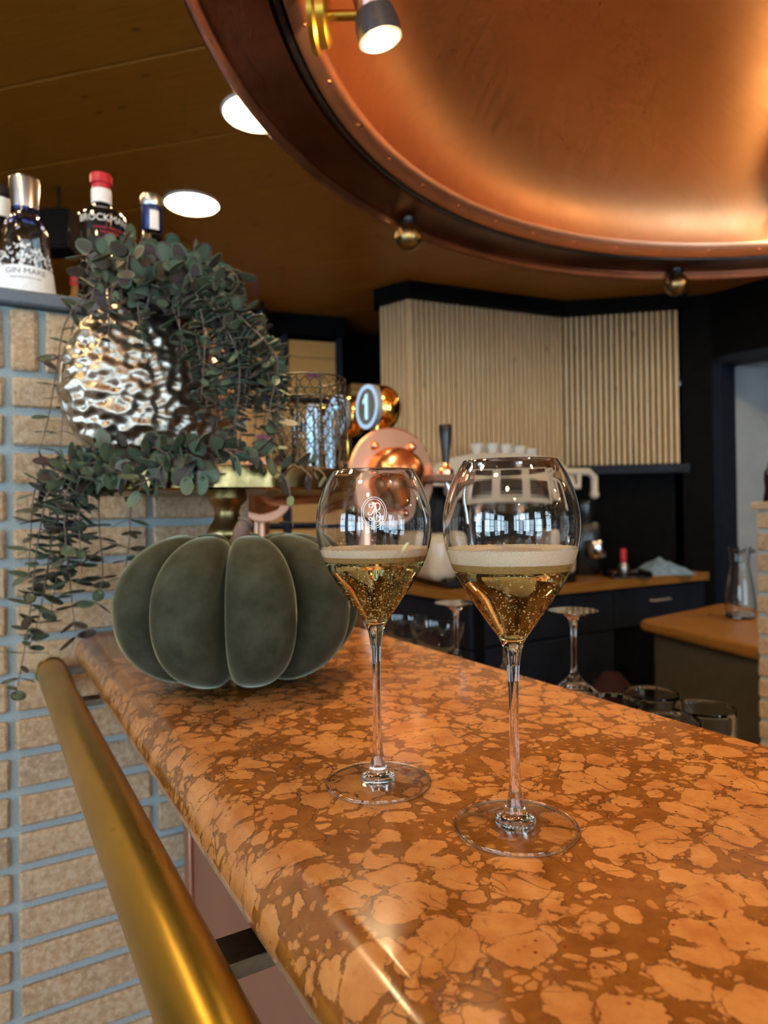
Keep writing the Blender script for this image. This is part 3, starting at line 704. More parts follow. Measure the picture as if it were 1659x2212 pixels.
# clear tapered bottle with frosted label
b, fa = bottle_base('gin_bottle', 56, 1.20, 'clear tapered gin bottle with frosted white label and tall silver cap'); b.scale = (1.0, 1.0, .885)
prof = [(0, 0), (.047, 0), (.050, .004), (.0495, .02), (.0365, .150), (.033, .163), (.027, .172), (.0225, .177), (.0215, .190), (.0212, .194)]
inn = [(.0185, .194), (.0195, .176), (.030, .163), (.0335, .150), (.0465, .02), (.046, .008), (0, .008)]
MB().lathe(prof + inn, 48).build('glass_body', 'thin_glass', b)
MB().lathe([(.0338, .162), (.0275, .1722), (.0232, .1774), (.0222, .196), (.0225, .1965), (.0230, .178), (.0280, .173), (.0343, .1625)], 48, closed=True).build('blue_neck', 'blue_glass', b)
MB().lathe([(0, .196), (.0218, .196), (.0245, .253), (.0240, .256), (0, .2565)], 40).build('cap', 'silver_cap', b)
def Rg(z): return rad_at([(.050, -.01), (.0495, .02), (.0365, .150)], z) or .04
m = MB(); na = 40; a0, a1 = fa - 1.35, fa + 1.35
for j, z in enumerate((.012, .03, .05, .072)):
    for i in range(na + 1):
        a = a0 + (a1 - a0) * i / na; zz = z; r = Rg(zz) + .0003; m.v.append((r * math.cos(a), r * math.sin(a), zz))
for j in range(3):
    for i in range(na): q = j * (na + 1) + i; m.f.append((q, q + 1, q + na + 2, q + na + 1))
lab = m.build('label', 'frosted_white', b)
mb = MB(); r2 = random.Random(2)                                 # frosted spray of leaf shapes above the label
for i in range(120):
    a = fa + r2.uniform(-1.25, 1.25); env = 1 - .35 * abs((a - fa) / 1.25 + .1) ** 1.3; z = .066 + (.045 * env) * r2.random(); an = r2.uniform(-.9, .9); l = r2.uniform(.006, .012)
    vs = []
    for q in ((0, 0), (.25, .12), (.6, .13), (1, 0), (.6, -.13), (.25, -.12)):
        u = q[0] * l * math.sin(an) + q[1] * l * math.cos(an); w = q[0] * l * math.cos(an) - q[1] * l * math.sin(an); r = Rg(z + w) + .0005
        vs.append((r * math.cos(a + u / r), r * math.sin(a + u / r), z + w))
    mb.add(vs, [(0, 1, 2, 3, 4, 5)])
tag(mb.build('leaf_print', 'frosted_white', lab), None, None, None, 'stuff')
mb = MB(); wrap_text(mb, 'GIN MARE', .0145, Rg, .060, fa); mb.build('lettering', 'label_ink', lab)
mb = MB(); wrap_text(mb, 'MEDITERRANEAN GIN', .0050, Rg, .047, fa); mb.build('small_lettering', 'label_ink', lab)
# black bottle
b, fa = bottle_base('gin_bottle', 222, 1.335, 'black gin bottle with red cap and white neck band'); b.scale = (1, 1, 1.035)
prof = [(0, 0), (.040, 0), (.0425, .003), (.0430, .01), (.0445, .150), (.0445, .205), (.0425, .212), (.034, .219), (.0205, .224), (.0175, .230), (.0172, .262), (0, .262)]
MB().lathe(prof, 48).build('glass_body', 'black_bottle', b)
MB().lathe([(.0179, .234), (.0187, .2345), (.0187, .2605), (.0179, .261)], 32).build('neck_band', 'paper_white', b)
MB().lathe([(0, .262), (.0168, .262), (.0170, .271), (.0185, .2715), (.0205, .272), (.0208, .288), (.019, .290), (0, .290)], 32).build('cap', 'red_plastic', b)
mb = MB(); wrap_text(mb, 'BROCKMANS', .0182, lambda z: .0448, .194, fa + .18); mb.build('lettering', 'letter_white', b)
mb = MB(); wrap_text(mb, 'INTENSELY SMOOTH', .0062, lambda z: .0448, .176, fa + .3); wrap_text(mb, 'PREMIUM GIN', .0062, lambda z: .0448, .168, fa + .35); mb.build('small_lettering', 'label_red', b)
mb = MB()
for i in range(90):
    a = fa + r2.uniform(-1.5, 1.5); z = r2.uniform(.02, .155); mb.sphere((.0438 * math.cos(a), .0438 * math.sin(a), z), r2.uniform(.002, .0035), 8, 6)
tag(mb.build('raised_dots', 'black_bottle', b), None, None, None, 'stuff')
# blue-necked bottle
b, fa = bottle_base('gin_bottle', 330, 1.36, 'clear bottle with blue foil neck and pale stopper'); b.scale = (1.15, 1.15, 1.04)
prof = [(0, 0), (.038, 0), (.041, .004), (.042, .02), (.042, .110), (.040, .130), (.031, .152), (.0205, .170), (.0165, .182), (.0160, .236), (0, .236)]
MB().lathe(prof, 40).build('glass_body', 'thin_glass', b)
MB().lathe([(.0168, .190), (.0172, .1905), (.0170, .2365), (.0162, .237)], 32).build('neck_foil', 'blue_foil', b)
MB().lathe([(.0174, .190), (.0177, .1905), (.0177, .226), (.0174, .2265)], 20, a0=fa - .2, a1=fa + .7).build('neck_label', 'paper_white', b)
MB().lathe([(0, .237), (.0180, .237), (.0190, .240), (.0190, .256), (.0180, .259), (0, .2595)], 32).build('stopper', 'steel', b)
MB().lathe([(.0421, .03), (.0425, .031), (.0425, .095), (.0421, .096)], 32).build('label', 'paper_white', b)
# bottle cut by the picture edge, and an amber one behind
b, fa = bottle_base('gin_bottle', 4, 1.30, 'dark bottle with white neck label half cut off beside the silver cap')
MB().lathe([(0, 0), (.036, 0), (.038, .004), (.038, .15), (.034, .165), (.020, .185), (.0152, .20), (.0150, .245), (0, .245)], 36).build('glass_body', 'black_bottle', b)
MB().lathe([(.0157, .204), (.0164, .2045), (.0164, .240), (.0157, .2405)], 32).build('neck_label', 'paper_white', b)
MB().lathe([(0, .245), (.0165, .245), (.0168, .262), (0, .2635)], 32).build('cap', 'black_plastic', b)
b, fa = bottle_base('liqueur_bottle', 166, 1.46, 'small amber liqueur bottle behind the black bottle')
MB().lathe([(0, 0), (.030, 0), (.032, .004), (.032, .075), (.028, .09), (.013, .105), (.012, .125), (0, .125)], 32).build('glass_body', 'orange_wood', b)
MB().lathe([(0, .125), (.0135, .125), (.0135, .145), (0, .146)], 24).build('cap', 'red_plastic', b)
# black loudspeaker hung on the far wall behind the bottles
p = at(128, 505, D=2.6)
sp = empty('wall_speaker', (p.x, p.y, p.z - .12), -YAW, 'black loudspeaker box hung under the ceiling behind the bottles', 'speaker')
MB().bbox(-.075, .065, -.06, .06, .045, .195, .006).build('cabinet', 'black_plastic', sp); MB().bbox(-.068, .058, -.065, -.06, .052, .188, .002).build('grille', 'black_paint', sp)
MB().tube([(0, 0, .19), (0, 0, H - p.z + .12)], .005, 8).build('bracket', 'black_metal', sp)

# ------------------------------------------------------------------ ceiling downlights
def downlight(x, y, label):
    o = empty('downlight', (x, y, H), 0, label, 'downlight', 'round ceiling downlights')
    MB().lathe([(.103, 0), (.111, 0), (.112, -.003), (.110, -.006), (.104, -.008), (.102, -.004)], 48, closed=True).build('trim_ring', 'white_ceramic', o)
    MB().lathe([(0, -.0045), (.1025, -.0045), (.1025, -.001), (0, -.001)], 40).build('diffuser', 'led_panel', o)
p1 = at(415, 442, Z=H - .005); p2 = at(556, 246, Z=H - .005)
downlight(p1.x, p1.y, 'whole round lit ceiling downlight above the spirit bottles')
downlight(p2.x, p2.y, 'lit ceiling downlight partly hidden by the copper hood rim')
for i in range(7): downlight(-1.05 + .12 * i, -2.3 + .8 * i, 'warm round ceiling downlight behind the viewer, %s of its row from the windows' % ('first', 'second', 'third', 'fourth', 'fifth', 'sixth', 'seventh')[i])
for i in range(6): downlight(3.1, -2.6 + .85 * i, 'warm round ceiling downlight right of the hood, %s of its row from the windows' % ('first', 'second', 'third', 'fourth', 'fifth', 'sixth', 'seventh')[i])

# ------------------------------------------------------------------ copper hood over the bar
HC, HZ = Vector((1.380, .312)), 2.05
def project(p):
    d = Vector(p) - EYE; z = d.dot(_f); return 829.5 + FPX * d.dot(CR) / z, 1106 - FPX * d.dot(CU) / z
def ring_angle(r, z, px):           # far-left angle on a hood circle that lies above picture column px
    return min((abs(project((HC.x + r * math.cos(a), HC.y + r * math.sin(a), z))[0] - px), a) for a in [math.radians(40 + .1 * i) for i in range(1100)])[1]
hood = empty('copper_hood', (HC.x, HC.y, HZ), 0, 'huge round copper kettle hood hanging over the bar', 'hood')
SEG = 160
MB().lathe([(1.300, .014), (1.306, .004), (1.313, .002), (1.319, .007), (1.320, .016), (1.314, .024), (1.302, .024)], SEG, closed=True).build('rolled_edge', 'rim_copper', hood)
MB().lathe([(1.304, .020), (1.288, .020), (1.272, .026), (1.199, .026), (1.194, .032), (1.199, .040), (1.304, .040)], SEG, closed=True).build('rim_band', 'dark_copper', hood)
MB().lathe([(1.193, .030), (1.190, .022), (1.183, .022), (1.180, .030), (1.183, .050), (1.192, .050)], SEG, closed=True).build('dark_bead', 'black_metal', hood)
MB().lathe([(1.179, .030), (1.175, .025), (1.170, .026), (1.148, .052), (1.146, .060), (1.176, .062)], SEG, closed=True).build('inner_flange', 'satin_copper', hood)
dome = [(1.150 * math.cos(a) ** .55, .055 + .385 * math.sin(a)) for a in [PI / 2 * i / 40 for i in range(40)]] + [(0, .440)]
MB().lathe(dome, SEG).build('inner_dome', 'hood_copper', hood, ang=80)
dome_o = [(1.316, .022), (1.315, .05)] + [(.012 + 1.30 * math.cos(a) ** .55, .05 + .42 * math.sin(a)) for a in [PI / 2 * i / 30 for i in range(1, 30)]] + [(0, .47)]
MB().lathe(dome_o, SEG).build('outer_shell', 'dark_copper', hood, ang=80)
MB().lathe([(0, .465), (.12, .465), (.12, .50), (0, .50)], 40).build('ceiling_mount', 'dark_copper', hood)
riv = MB().sphere((0, 0, 0), .0055, 10, 6, .6).mesh('rivet', 'copper')
for i in range(48):
    a = 2 * PI * i / 48; put('rivet', riv, hood, M4=T(1.159 * math.cos(a), 1.159 * math.sin(a), .0385))
ballm = MB().sphere((0, 0, 0), .037, 32, 20).mesh('brass_ball', 'aged_brass'); neckm = MB().lathe([(.016, .030), (.020, .036), (.024, .050), (.024, .060)], 24).mesh('neck', 'black_metal')
a_first = ring_angle(1.285, HZ - .022, 882); a_sec = ring_angle(1.285, HZ - .022, 1462)
stp = a_sec - a_first
for i in range(-1, 5):
    a = a_first + stp * i
    bb = put('brass_ball', ballm, hood, M4=T(1.285 * math.cos(a), 1.285 * math.sin(a), -.022)); put('neck', neckm, bb)
# spot lamps on the inner wall of the hood
def spot(ang, label, tilt, watt, dz=.11, fill=.13):
    rr = 1.135; sx, sy = HC.x + rr * math.cos(ang), HC.y + rr * math.sin(ang)
    s = empty('spot_lamp', (sx, sy, HZ + dz), ang + PI, label, 'spot lamp', 'brass spot lamps inside the copper hood')   # local +X points to the hood centre
    MB().lathe([(0, 0), (.050, 0), (.050, .008), (.044, .012), (.042, .024), (.036, .028), (0, .028)], 40, RY(PI / 2)).build('wall_plate', 'brass', s)
    MB().tube([(.026, 0, 0), (.075, 0, -.002)], .0075, 14).build('arm', 'brass', s)
    MB().sphere((.078, 0, -.002), .0105, 16, 10).build('joint', 'brass', s)
    hd = align(tilt); M_ = T(.092, 0, .022) @ hd
    h = MB().lathe([(0, -.06), (.024, -.06), (.027, -.055), (.027, .022), (.024, .026)], 32, M_).build('head', 'rose_metal', s)
    MB().lathe([(.024, .018), (.030, .022), (.034, .040), (.034, .062), (.029, .064), (.027, .050), (.022, .030)], 32, M_).build('lamp_collar', 'lamp_grey', h)
    MB().lathe([(0, .060), (.028, .058), (.028, .050), (0, .048)], 32, M_).build('lens', 'spot_lens', h)
    L = bpy.data.lights.new('spot_bulb', 'SPOT'); L.energy = watt; L.color = (1.0, .66, .32); L.spot_size = math.radians(95); L.spot_blend = .6; L.shadow_soft_size = .025
    o = bpy.data.objects.new('spot_bulb', L); COL.objects.link(o); o.parent = s
    L2 = bpy.data.lights.new('dome_fill', 'POINT'); L2.energy = watt * fill; L2.color = (1.0, .68, .34); L2.shadow_soft_size = .02  # added point light in front of the lens, brightens the copper dome
    o2 = bpy.data.objects.new('dome_fill', L2); COL.objects.link(o2); o2.parent = s; o2.location = M_ @ Vector((0, 0, .092))
    o.matrix_local = T(*(M_ @ Vector((0, 0, .068)))) @ align(tilt) @ RX(PI)
a_s = ring_angle(1.135, HZ + .018, 672)
spot(a_s, 'brass spot lamp with lit bulb on the left inner wall of the hood', (.22, .10, -.96), SPOT_W, .006, .20)
a_e = ring_angle(1.135, HZ + .11, 1715)
spot(a_e, 'brass spot lamp at the right picture edge inside the hood', (.3, 0, -.95), SPOT_W * .22)
for i in (1, 2, 3):
    spot(a_s + (2 * PI - (a_s - a_e)) * i / 4, 'brass hood spot lamp outside the picture, %s one after the left lamp' % ('first', 'second', 'third')[i - 1], (.3, 0, -.95), SPOT_W)

# ------------------------------------------------------------------ copper beer tower with lit badges
TX, TZ = .776, 1.370
tw = empty('beer_tower', (TX, 1.28, .92), 0, 'copper beer tower pipe with riveted round end flange', 'beer tower')
tz = TZ - .92
def discY(mb, r, y0, y1, b=.004):       # disc with its axis along Y
    return mb.lathe([(0, y0), (r - b, y0), (r, y0 + b), (r, y1 - b), (r - b, y1), (0, y1)], 64, T(0, 0, tz) @ RX(-PI / 2))
discY(MB(), .110, 0, .012).build('end_flange', 'satin_copper', tw)
discY(MB(), .105, .80, .815).build('far_flange', 'satin_copper', tw)
MB().tube([(0, .010, tz), (0, .81, tz)], .052, 40).build('pipe', 'copper', tw)
MB().lathe([(.0, -.066), (.024, -.064), (.044, -.057), (.057, -.044), (.064, -.026), (.066, 0)], 48, T(0, 0, tz) @ RX(-PI / 2)).build('end_cap', 'copper', tw)
for i in range(4):
    a = PI / 2 + (.62, -.62, 2.52, -2.52)[i]
    MB().sphere((.082 * math.cos(a), -.002, tz + .082 * math.sin(a)), .0105, 16, 10).build('rivet', 'copper', tw)
for y in (.14, .84):
    MB().tube([(0, y, .0), (0, y, tz - .02)], .03, 28).build('column', 'satin_copper', tw)
    MB().lathe([(0, 0), (.06, 0), (.06, .008), (.035, .018), (0, .018)], 36, T(0, y, 0)).build('column_foot', 'copper', tw)
MB().lathe([(0, -.07), (.05, -.065), (.085, -.04), (.100, 0), (0, 0)], 40, T(-.01, .86, tz - .02)).build('drip_bowl', 'satin_copper', tw)
words = ['first', 'second', 'third', 'fourth']
for i in range(4):
    y = .09 + .152 * i; zc = 1.536 - .92
    st_ = MB().tube([(0.01, y, tz + .04), (.01, y, zc - .04)], .013, 16).build('badge_stem', 'gold', tw)
    cap = MB().sphere((.030, y, zc), .042, 24, 16, 1.25).build('badge_housing', 'gold', tw)
    bd = MB().lathe([(0, .0), (.050, 0), (.052, .003), (.052, .013), (0, .014)], 48, T(-.014, y, zc) @ RY(PI / 2)).build('badge', 'badge_grey', tw)
    MB().lathe([(.0415, -.0012), (.0505, -.0012), (.0505, .0005), (.0415, .0005)], 48, T(-.014, y, zc) @ RY(PI / 2), closed=True).build('badge_ring', 'badge_rim_light', bd)
    vs, fs = text_mesh(str(i + 1), .078, .0006, .0025)
    if i == 0:
        o1 = [(-.004, -.029), (.006, -.029), (.006, .029), (-.001, .029), (-.006, .021), (-.014, .016), (-.014, .008), (-.004, .012)]; k1 = len(o1)
        vs = [(x, y, -.0006) for x, y in o1] + [(x, y, .0006) for x, y in o1]; fs = [tuple(range(k1)), tuple(range(2 * k1 - 1, k1 - 1, -1))] + [(a, (a + 1) % k1, k1 + (a + 1) % k1, k1 + a) for a in range(k1)]
    R = Matrix(((0, 0, -1, -.016), (-1, 0, 0, y), (0, 1, 0, zc), (0, 0, 0, 1)))
    MB().add(vs, fs, R).build('badge_number', 'badge_light', bd, smooth=False)
for i, (px_, py_, D_) in enumerate(((963, 1012, 1.53),)):
    q = at(px_, py_, D=D_)
    tp_ = empty('beer_tap', (q.x, q.y, q.z - .30), 0, ('black-handled beer tap right of the copper flange', 'black-handled beer tap hidden behind the copper flange')[i], 'beer tap', 'beer taps at the copper tower')
    zz = .30
    MB().lathe([(0, zz + .012), (.008, zz + .012), (.009, zz + .03), (.0125, zz + .06), (.0145, zz + .092), (.013, zz + .098), (0, zz + .099)], 24).build('handle', 'black_plastic', tp_)
    MB().lathe([(0, zz - .014), (.018, zz - .014), (.018, zz - .004), (.011, zz + .002), (.008, zz + .012), (0, zz + .012)], 24).build('collar', 'copper', tp_)
    MB().bbox(-.05, .03, -.03, .03, zz - .032, zz - .014, .003).build('block', 'stem_wood', tp_)
    MB().tube([(.0, 0, zz - .03), (.02, -.01, zz - .085), (.025, -.012, zz - .12)], .006, 12).build('spout', 'chrome', tp_)
    MB().tube([(-.045, .02, zz - .024), (-.125, .10, zz - .024)], .012, 14).build('shank', 'copper', tp_)

# ------------------------------------------------------------------ glasses on the bartender's worktop
WZ = .92
def wine_glass_inverted(px, py, D, label, h):
    p = at(px, py, D=D); o = empty('wine_glass', (p.x, p.y, WZ), 0, label, 'wine glass', 'upturned stemmed glasses behind the bar'); fz = h
    pr = [(.041, 0), (.0405, 0), (.0475, .030), (.0500, .060), (.0460, .088), (.0320, .112), (.0120, .128), (.0052, .138), (.0042, .15), (.0042, fz - .03), (.006, fz - .014), (.014, fz - .006), (.034, fz - .002), (.0355, fz - .001), (.035, fz), (0, fz + .0)]
    inn = [(0, .121), (.011, .1195), (.0305, .1085), (.0448, .087), (.0488, .060), (.0463, .030), (.040, .001)]
    MB().lathe(list(reversed(pr)) + list(reversed(inn)), 48).build('glass_body', 'thin_glass', o, ang=60)
wine_glass_inverted(1238, 1325, .985, 'upturned stemmed glass right of the foamy champagne glass', .228)
wine_glass_inverted(1092, 1346, 1.055, 'upturned stemmed glass behind the foamy champagne glass', .214)
wine_glass_inverted(985, 1321, 1.13, 'upturned stemmed glass between the two champagne glasses', .222)
def tumbler(px, py, D, label):
    p = at(px, py, D=D); h = max(.06, p.z - WZ); o = empty('tumbler', (p.x, p.y, WZ), 0, label, 'tumbler', 'clear tumblers behind the bar')
    m = MB().lathe(dense([(0, 0), (.031, 0), (.0345, .003), (.036, .02), (.038, h * .6), (.0395, h - .001)], 36) + [(.0392, h), (.0385, h - .001)] + dense([(.0385, h - .001), (.0368, h * .6), (.0348, .024), (.031, .013), (0, .011)], 30)[:-1] + [(0, .011)], 72)
    out = []
    for x, y, z in m.v:
        r = math.hypot(x, y); k = 1 + .018 * math.cos(12 * math.atan2(y, x)) * max(0, 1 - abs(z - h * .38) / (h * .36)) if r > .025 else 1
        out.append((x * k, y * k, z))
    m.v = out; m.build('glass_body', 'thin_glass', o, ang=60)
tumbler(1521, 1527, .905, 'clear tumbler nearest the right end of the row behind the bar')
tumbler(1406, 1495, 1.00, 'clear tumbler standing highest in the middle of the row')
tumbler(1440, 1552, .835, 'clear tumbler low in front of the middle one')
tumbler(1318, 1512, .91, 'clear tumbler at the left end of the row by the upturned glass')
def coupe(px, py, D, label):
    p = at(px, py, D=D); h = p.z - WZ; o = empty('coupe_glass', (p.x, p.y, WZ), 0, label, 'coupe glass', 'coupe glasses behind the bar'); 
    pr = [(0, 0), (.035, 0), (.036, .001), (.034, .003), (.012, .006), (.005, .014), (.0042, .03), (.0042, h - .075), (.007, h - .066), (.026, h - .052), (.044, h - .030), (.0495, h - .010), (.050, h), (.0492, h), (.0485, h - .010), (.043, h - .029), (.025, h - .050), (.006, h - .062), (0, h - .063)]
    MB().lathe(pr, 48).build('glass_body', 'thin_glass', o, ang=60)
coupe(868, 1333, 1.35, 'wide coupe glass just right of the pumpkin behind the bar')
coupe(945, 1348, 1.245, 'wide coupe glass under the upturned glass behind the bar')
coupe(806, 1345, 1.47, 'wide coupe glass partly hidden behind the left champagne glass')

# ------------------------------------------------------------------ slatted wall panels and cornice
def vec2(v): return Vector((v.x, v.y))
A_, B_, C_, E_ = cf(-.01, 3.91), cf(.155, 3.77), cf(1.115, 4.19), cf(1.77, 4.06)
SZ0, SZ1 = 1.556, 2.47
for (p, q, lab, pitch) in ((A_, B_, 'narrow left return of the pale wooden slat panel', .033), (B_, C_, 'broad pale wooden slat wall panel behind the coffee machine', .033), (C_, E_, 'right pale wooden slat panel with deep dark gaps', .033)):
    d = vec2(q - p); L = d.length; ang = math.atan2(d.y, d.x)
    o = empty('slat_panel', (p.x, p.y, SZ0), ang, lab, 'slat panel', 'slatted wooden wall panels')
    MB().box(0, L, .022, .05, 0, SZ1 - SZ0).build('backing', 'slat_wood' if lab[0] != 'r' else 'black_paint', o, smooth=False)
    n = round(L / pitch); w = L / n
    me = MB().bbox(-w * .33, w * .33, 0, .022, 0, SZ1 - SZ0, .003).mesh('slat', 'slat_wood', smooth=False)
    for i in range(n): put('slat', me, o, M4=T((i + .5) * w, random.uniform(-.001, .001), 0))
# solid dark core behind the panels, cornice above, dark wall below
pts = [A_, B_, C_, E_]
def offs(p, k): return p + (_f * k)
core = [vec2(offs(p, .085)) for p in pts] + [vec2(cf(1.9, 4.75)), vec2(cf(-.01, 4.75))]
structure(MB().prism([(p.x, p.y) for p in core], 0, H).build('wall_alcove', 'black_paint', smooth=False), 'black wall carrying the slat panels')
corn = [vec2(offs(p, -.07)) for p in (A_ + _r * -.03, B_, C_, E_ + _r * .02)] + [vec2(offs(E_ + _r * .02, .1)), vec2(offs(C_, .1)), vec2(offs(B_, .1)), vec2(offs(A_ + _r * -.03, .1))]
structure(MB().prism([(p.x, p.y) for p in corn], SZ1, H + .01).build('trim_1', 'black_paint', smooth=False), 'black cornice over the slat panels')
ledge = [vec2(offs(p, -.05)) for p in (C_ + _r * -.1, E_ + _r * .03)] + [vec2(offs(E_ + _r * .03, .07)), vec2(offs(C_ + _r * -.1, .07))]
structure(MB().prism([(p.x, p.y) for p in ledge], SZ0 - .055, SZ0 - .005).build('trim_2', 'navy_paint', smooth=False), 'dark ledge below the slat panels')
# dark wall with the doorway at the right
W0, W1, W2, W3_ = cf(1.79, 4.08), cf(1.945, 4.02), cf(2.62, 3.05), cf(3.4, 2.0)
def wallseg(m, p, q, z0, z1, th=.12):
    d = vec2(q - p).normalized(); nn = Vector((-d.y, d.x)) * th
    m.prism([(p.x, p.y), (q.x, q.y), (q.x + nn.x, q.y + nn.y), (p.x + nn.x, p.y + nn.y)], z0, z1)
m = MB(); wallseg(m, W0, W1, 0, H); wallseg(m, W1, W2, 2.17, H); wallseg(m, W2, W3_, 0, H)
structure(m.build('wall_doorway', 'black_paint', smooth=False), 'black wall with an open doorway')
m = MB(); d = vec2(W2 - W1).normalized(); wallseg(m, W1, W1 + Vector((d.x, d.y, 0)) * .05, 0, 2.17, .16); wallseg(m, W1 + Vector((d.x, d.y, 0)) * .0, W2, 2.13, 2.17, .16)
structure(m.build('trim_3', 'navy_paint', smooth=False), 'dark door frame of the open doorway')
# grey door leaf seen in the doorway, swung away
D0 = cf(2.02, 4.16); D1 = cf(2.95, 4.30); d = vec2(D1 - D0); ang = math.atan2(d.y, d.x)
dr = structure(MB().bbox(0, 1.15, 0, .045, .01, 2.16, .003).build('door_1', 'door_grey', smooth=False), 'blue-grey door leaf standing open in the doorway'); dr.location = D0; dr.rotation_euler = (0, 0, ang)
MB().tube([(.10, -.002, 1.02), (.10, -.05, 1.02), (.22, -.05, 1.02)], .009, 12).build('handle', 'steel', dr)
rl = MB().sphere((.006, -.03, 1.955), .010, 10, 8).build('indicator_light', 'red_led', dr)

# ------------------------------------------------------------------ shelf with wine crates at the back
sh0 = at(560, 900, D=4.25); sh1 = at(735, 900, D=4.42)
d = vec2(sh1 - sh0); ang = math.atan2(d.y, d.x); SL = d.length
shf = empty('crate_shelf', (sh0.x, sh0.y, 0), ang, 'dark navy open shelf holding pale wooden wine crates', 'shelf')
SX0, SX1 = -.45, SL
MB().box(SX0, SX1 + .02, .30, .32, 0, 2.44).build('back_panel', 'black_paint', shf, smooth=False)
for x in (SX0, -.12, .165, SX1):
    MB().bbox(x - .018, x + .018, -.02, .30, 0, 2.50, .003).build('upright', 'navy_paint', shf, smooth=False)
for z in (.02, .42, .82, 1.22, 1.62, 2.02):
    MB().bbox(SX0, SX1, -.015, .30, z - .012, z + .012, .002).build('shelf_board', 'navy_paint', shf, smooth=False)
MB().bbox(SX0, SX1 + .03, -.05, .32, 2.42, H - .002, .003).build('top_beam', 'black_paint', shf, smooth=False)
def crate(x0, x1, y, z, hgt, label, M_, stamp=True):
    p = M_ @ Vector(((x0 + x1) / 2, y, z)); o = empty('wine_crate', p, ang, label, 'wine crate', 'pale wooden wine crates on the dark shelf'); w = (x1 - x0) / 2
    hb = hgt * .70
    MB().bbox(-w, w, 0, .27, 0, hb, .003).build('box', 'crate_wood', o, smooth=False)
    MB().bbox(-w, w, -.004, .27, hb + .004, hgt, .003).build('lid', 'crate_wood', o, smooth=False)
    MB().box(-w, w, .004, .26, hb - .001, hb + .006).build('lid_gap', 'stem_wood', o, smooth=False)
    if stamp: 
        mb = MB()
        for k in range(3): mb.lathe([(0, 0), (.019, 0)], 14, T((k - 1) * .026, -.001, hb * .55 + .006 * (k % 2)) @ RX(PI / 2))
        mb.build('stamp', 'label_stamp', o)
Msh = T(sh0.x, sh0.y, 0) @ RZ(ang)
cols = ((SX0 + .025, -.145, 'left'), (-.095, .140, 'middle'), (.190, SX1 - .025, 'right'))
lev = ((2.033, .36, 'top'), (1.633, .36, 'second'), (1.233, .36, 'third'), (.833, .36, 'fourth'), (.433, .36, 'fifth'))
for xa, xb, cn in cols:
    for z, hh, ln in lev:
        if cn == 'right' or z > .8 or True:
            crate(xa, xb, .0, z, hh, 'pale wine crate, %s column and %s level of the dark shelf' % (cn, ln), Msh)
# crate tucked beside the slat panel
q = at(800, 850, D=4.5)
crate(-.13, .13, 0, 0, .12, 'flat pale wine crate in the dark niche beside the slat panel', T(q.x, q.y, q.z - .06) @ RZ(0), False)
nb = empty('niche_shelf', (q.x, q.y, q.z - .06), ang, 'black niche shelf under the flat crate', 'shelf')
MB().bbox(-.15, .2, -.02, .28, -.03, -.002, .003).build('board', 'black_paint', nb, smooth=False); MB().box(-.15, .2, .30, .32, -1.3, .82).build('back_panel', 'black_paint', nb, smooth=False)
# small projector-like black device with a blue light on the shelf beam
q = at(566, 668, D=4.05)
bd = empty('ceiling_device', (q.x, q.y, H), 0, 'small black ceiling device with a blue light beyond the eucalyptus', 'device')
MB().tube([(0, 0, 0), (0, 0, -.04)], .012, 10).build('mount', 'black_metal', bd); MB().lathe([(0, -.12), (.03, -.115), (.045, -.08), (.04, -.045), (0, -.04)], 24).build('body', 'black_plastic', bd)
MB().sphere((-.036 * _r.x - .03 * _f.x, -.036 * _r.y - .03 * _f.y, -.09), .012, 10, 8).build('light', 'blue_led', bd)

# ------------------------------------------------------------------ back counter with coffee machine
CZ = .92
c0, c1, c2 = cf(-.27, 4.12), cf(.36, 3.08), cf(1.86, 3.92)
back = [vec2(c0), vec2(c1), vec2(c2), vec2(cf(1.78, 4.05)), vec2(offs(C_, -.01)), vec2(offs(B_, -.01)), vec2(offs(A_, .01))]
tag(MB().prism([(p.x, p.y) for p in back], CZ - .045, CZ).build('wooden_worktop', 'orange_wood', smooth=False), 'orange-brown wooden worktop of the back counter', 'worktop')
def cabinet(p, q, label, drawers, z0=.10, dep=.30, x0_=0.0):
    d = vec2(q - p); L = d.length; a = math.atan2(d.y, d.x); o = empty('back_cabinet', (p.x, p.y, 0), a, label, 'cabinet', 'dark blue back counter cabinets')
    MB().box(x0_, L, .05, dep, z0, CZ - .047).build('carcass', 'black_paint', o, smooth=False); MB().box(x0_, L, .09, dep, 0, z0).build('plinth', 'black_paint', o, smooth=False)
    for (x0, x1, za, zb, hx) in drawers:
        dd = MB().bbox(x0 * L + .003, x1 * L - .003, .028, .05, za, zb, .003).build('drawer', 'navy_paint', o, smooth=False)
        if hx is not None:
            hc = hx * L; MB().tube([(hc - .07, .028, (za + zb) / 2 + .03), (hc - .065, .004, (za + zb) / 2 + .03), (hc + .065, .004, (za + zb) / 2 + .03), (hc + .07, .028, (za + zb) / 2 + .03)], .007, 10).build('handle', 'satin_steel', dd)
cm = c1.lerp(c2, .40)
cabinet(c0, c1, 'dark cabinet left of the counter corner behind the glasses', ((.0, .5, .66, .86, None), (.5, 1, .66, .86, None), (0, .5, .12, .65, None), (.5, 1, .12, .65, None)), dep=.11)
cabinet(c1, cm, 'dark cabinet under the coffee machine', ((0.1, 1, .66, .86, None), (0.1, 1, .12, .65, None)), x0_=.12)
cabinet(cm, c2, 'dark blue cabinet with one steel drawer handle', ((.0, .28, .66, .86, None), (.28, 1, .66, .86, .62), (.0, .28, .12, .65, None)), dep=.17)
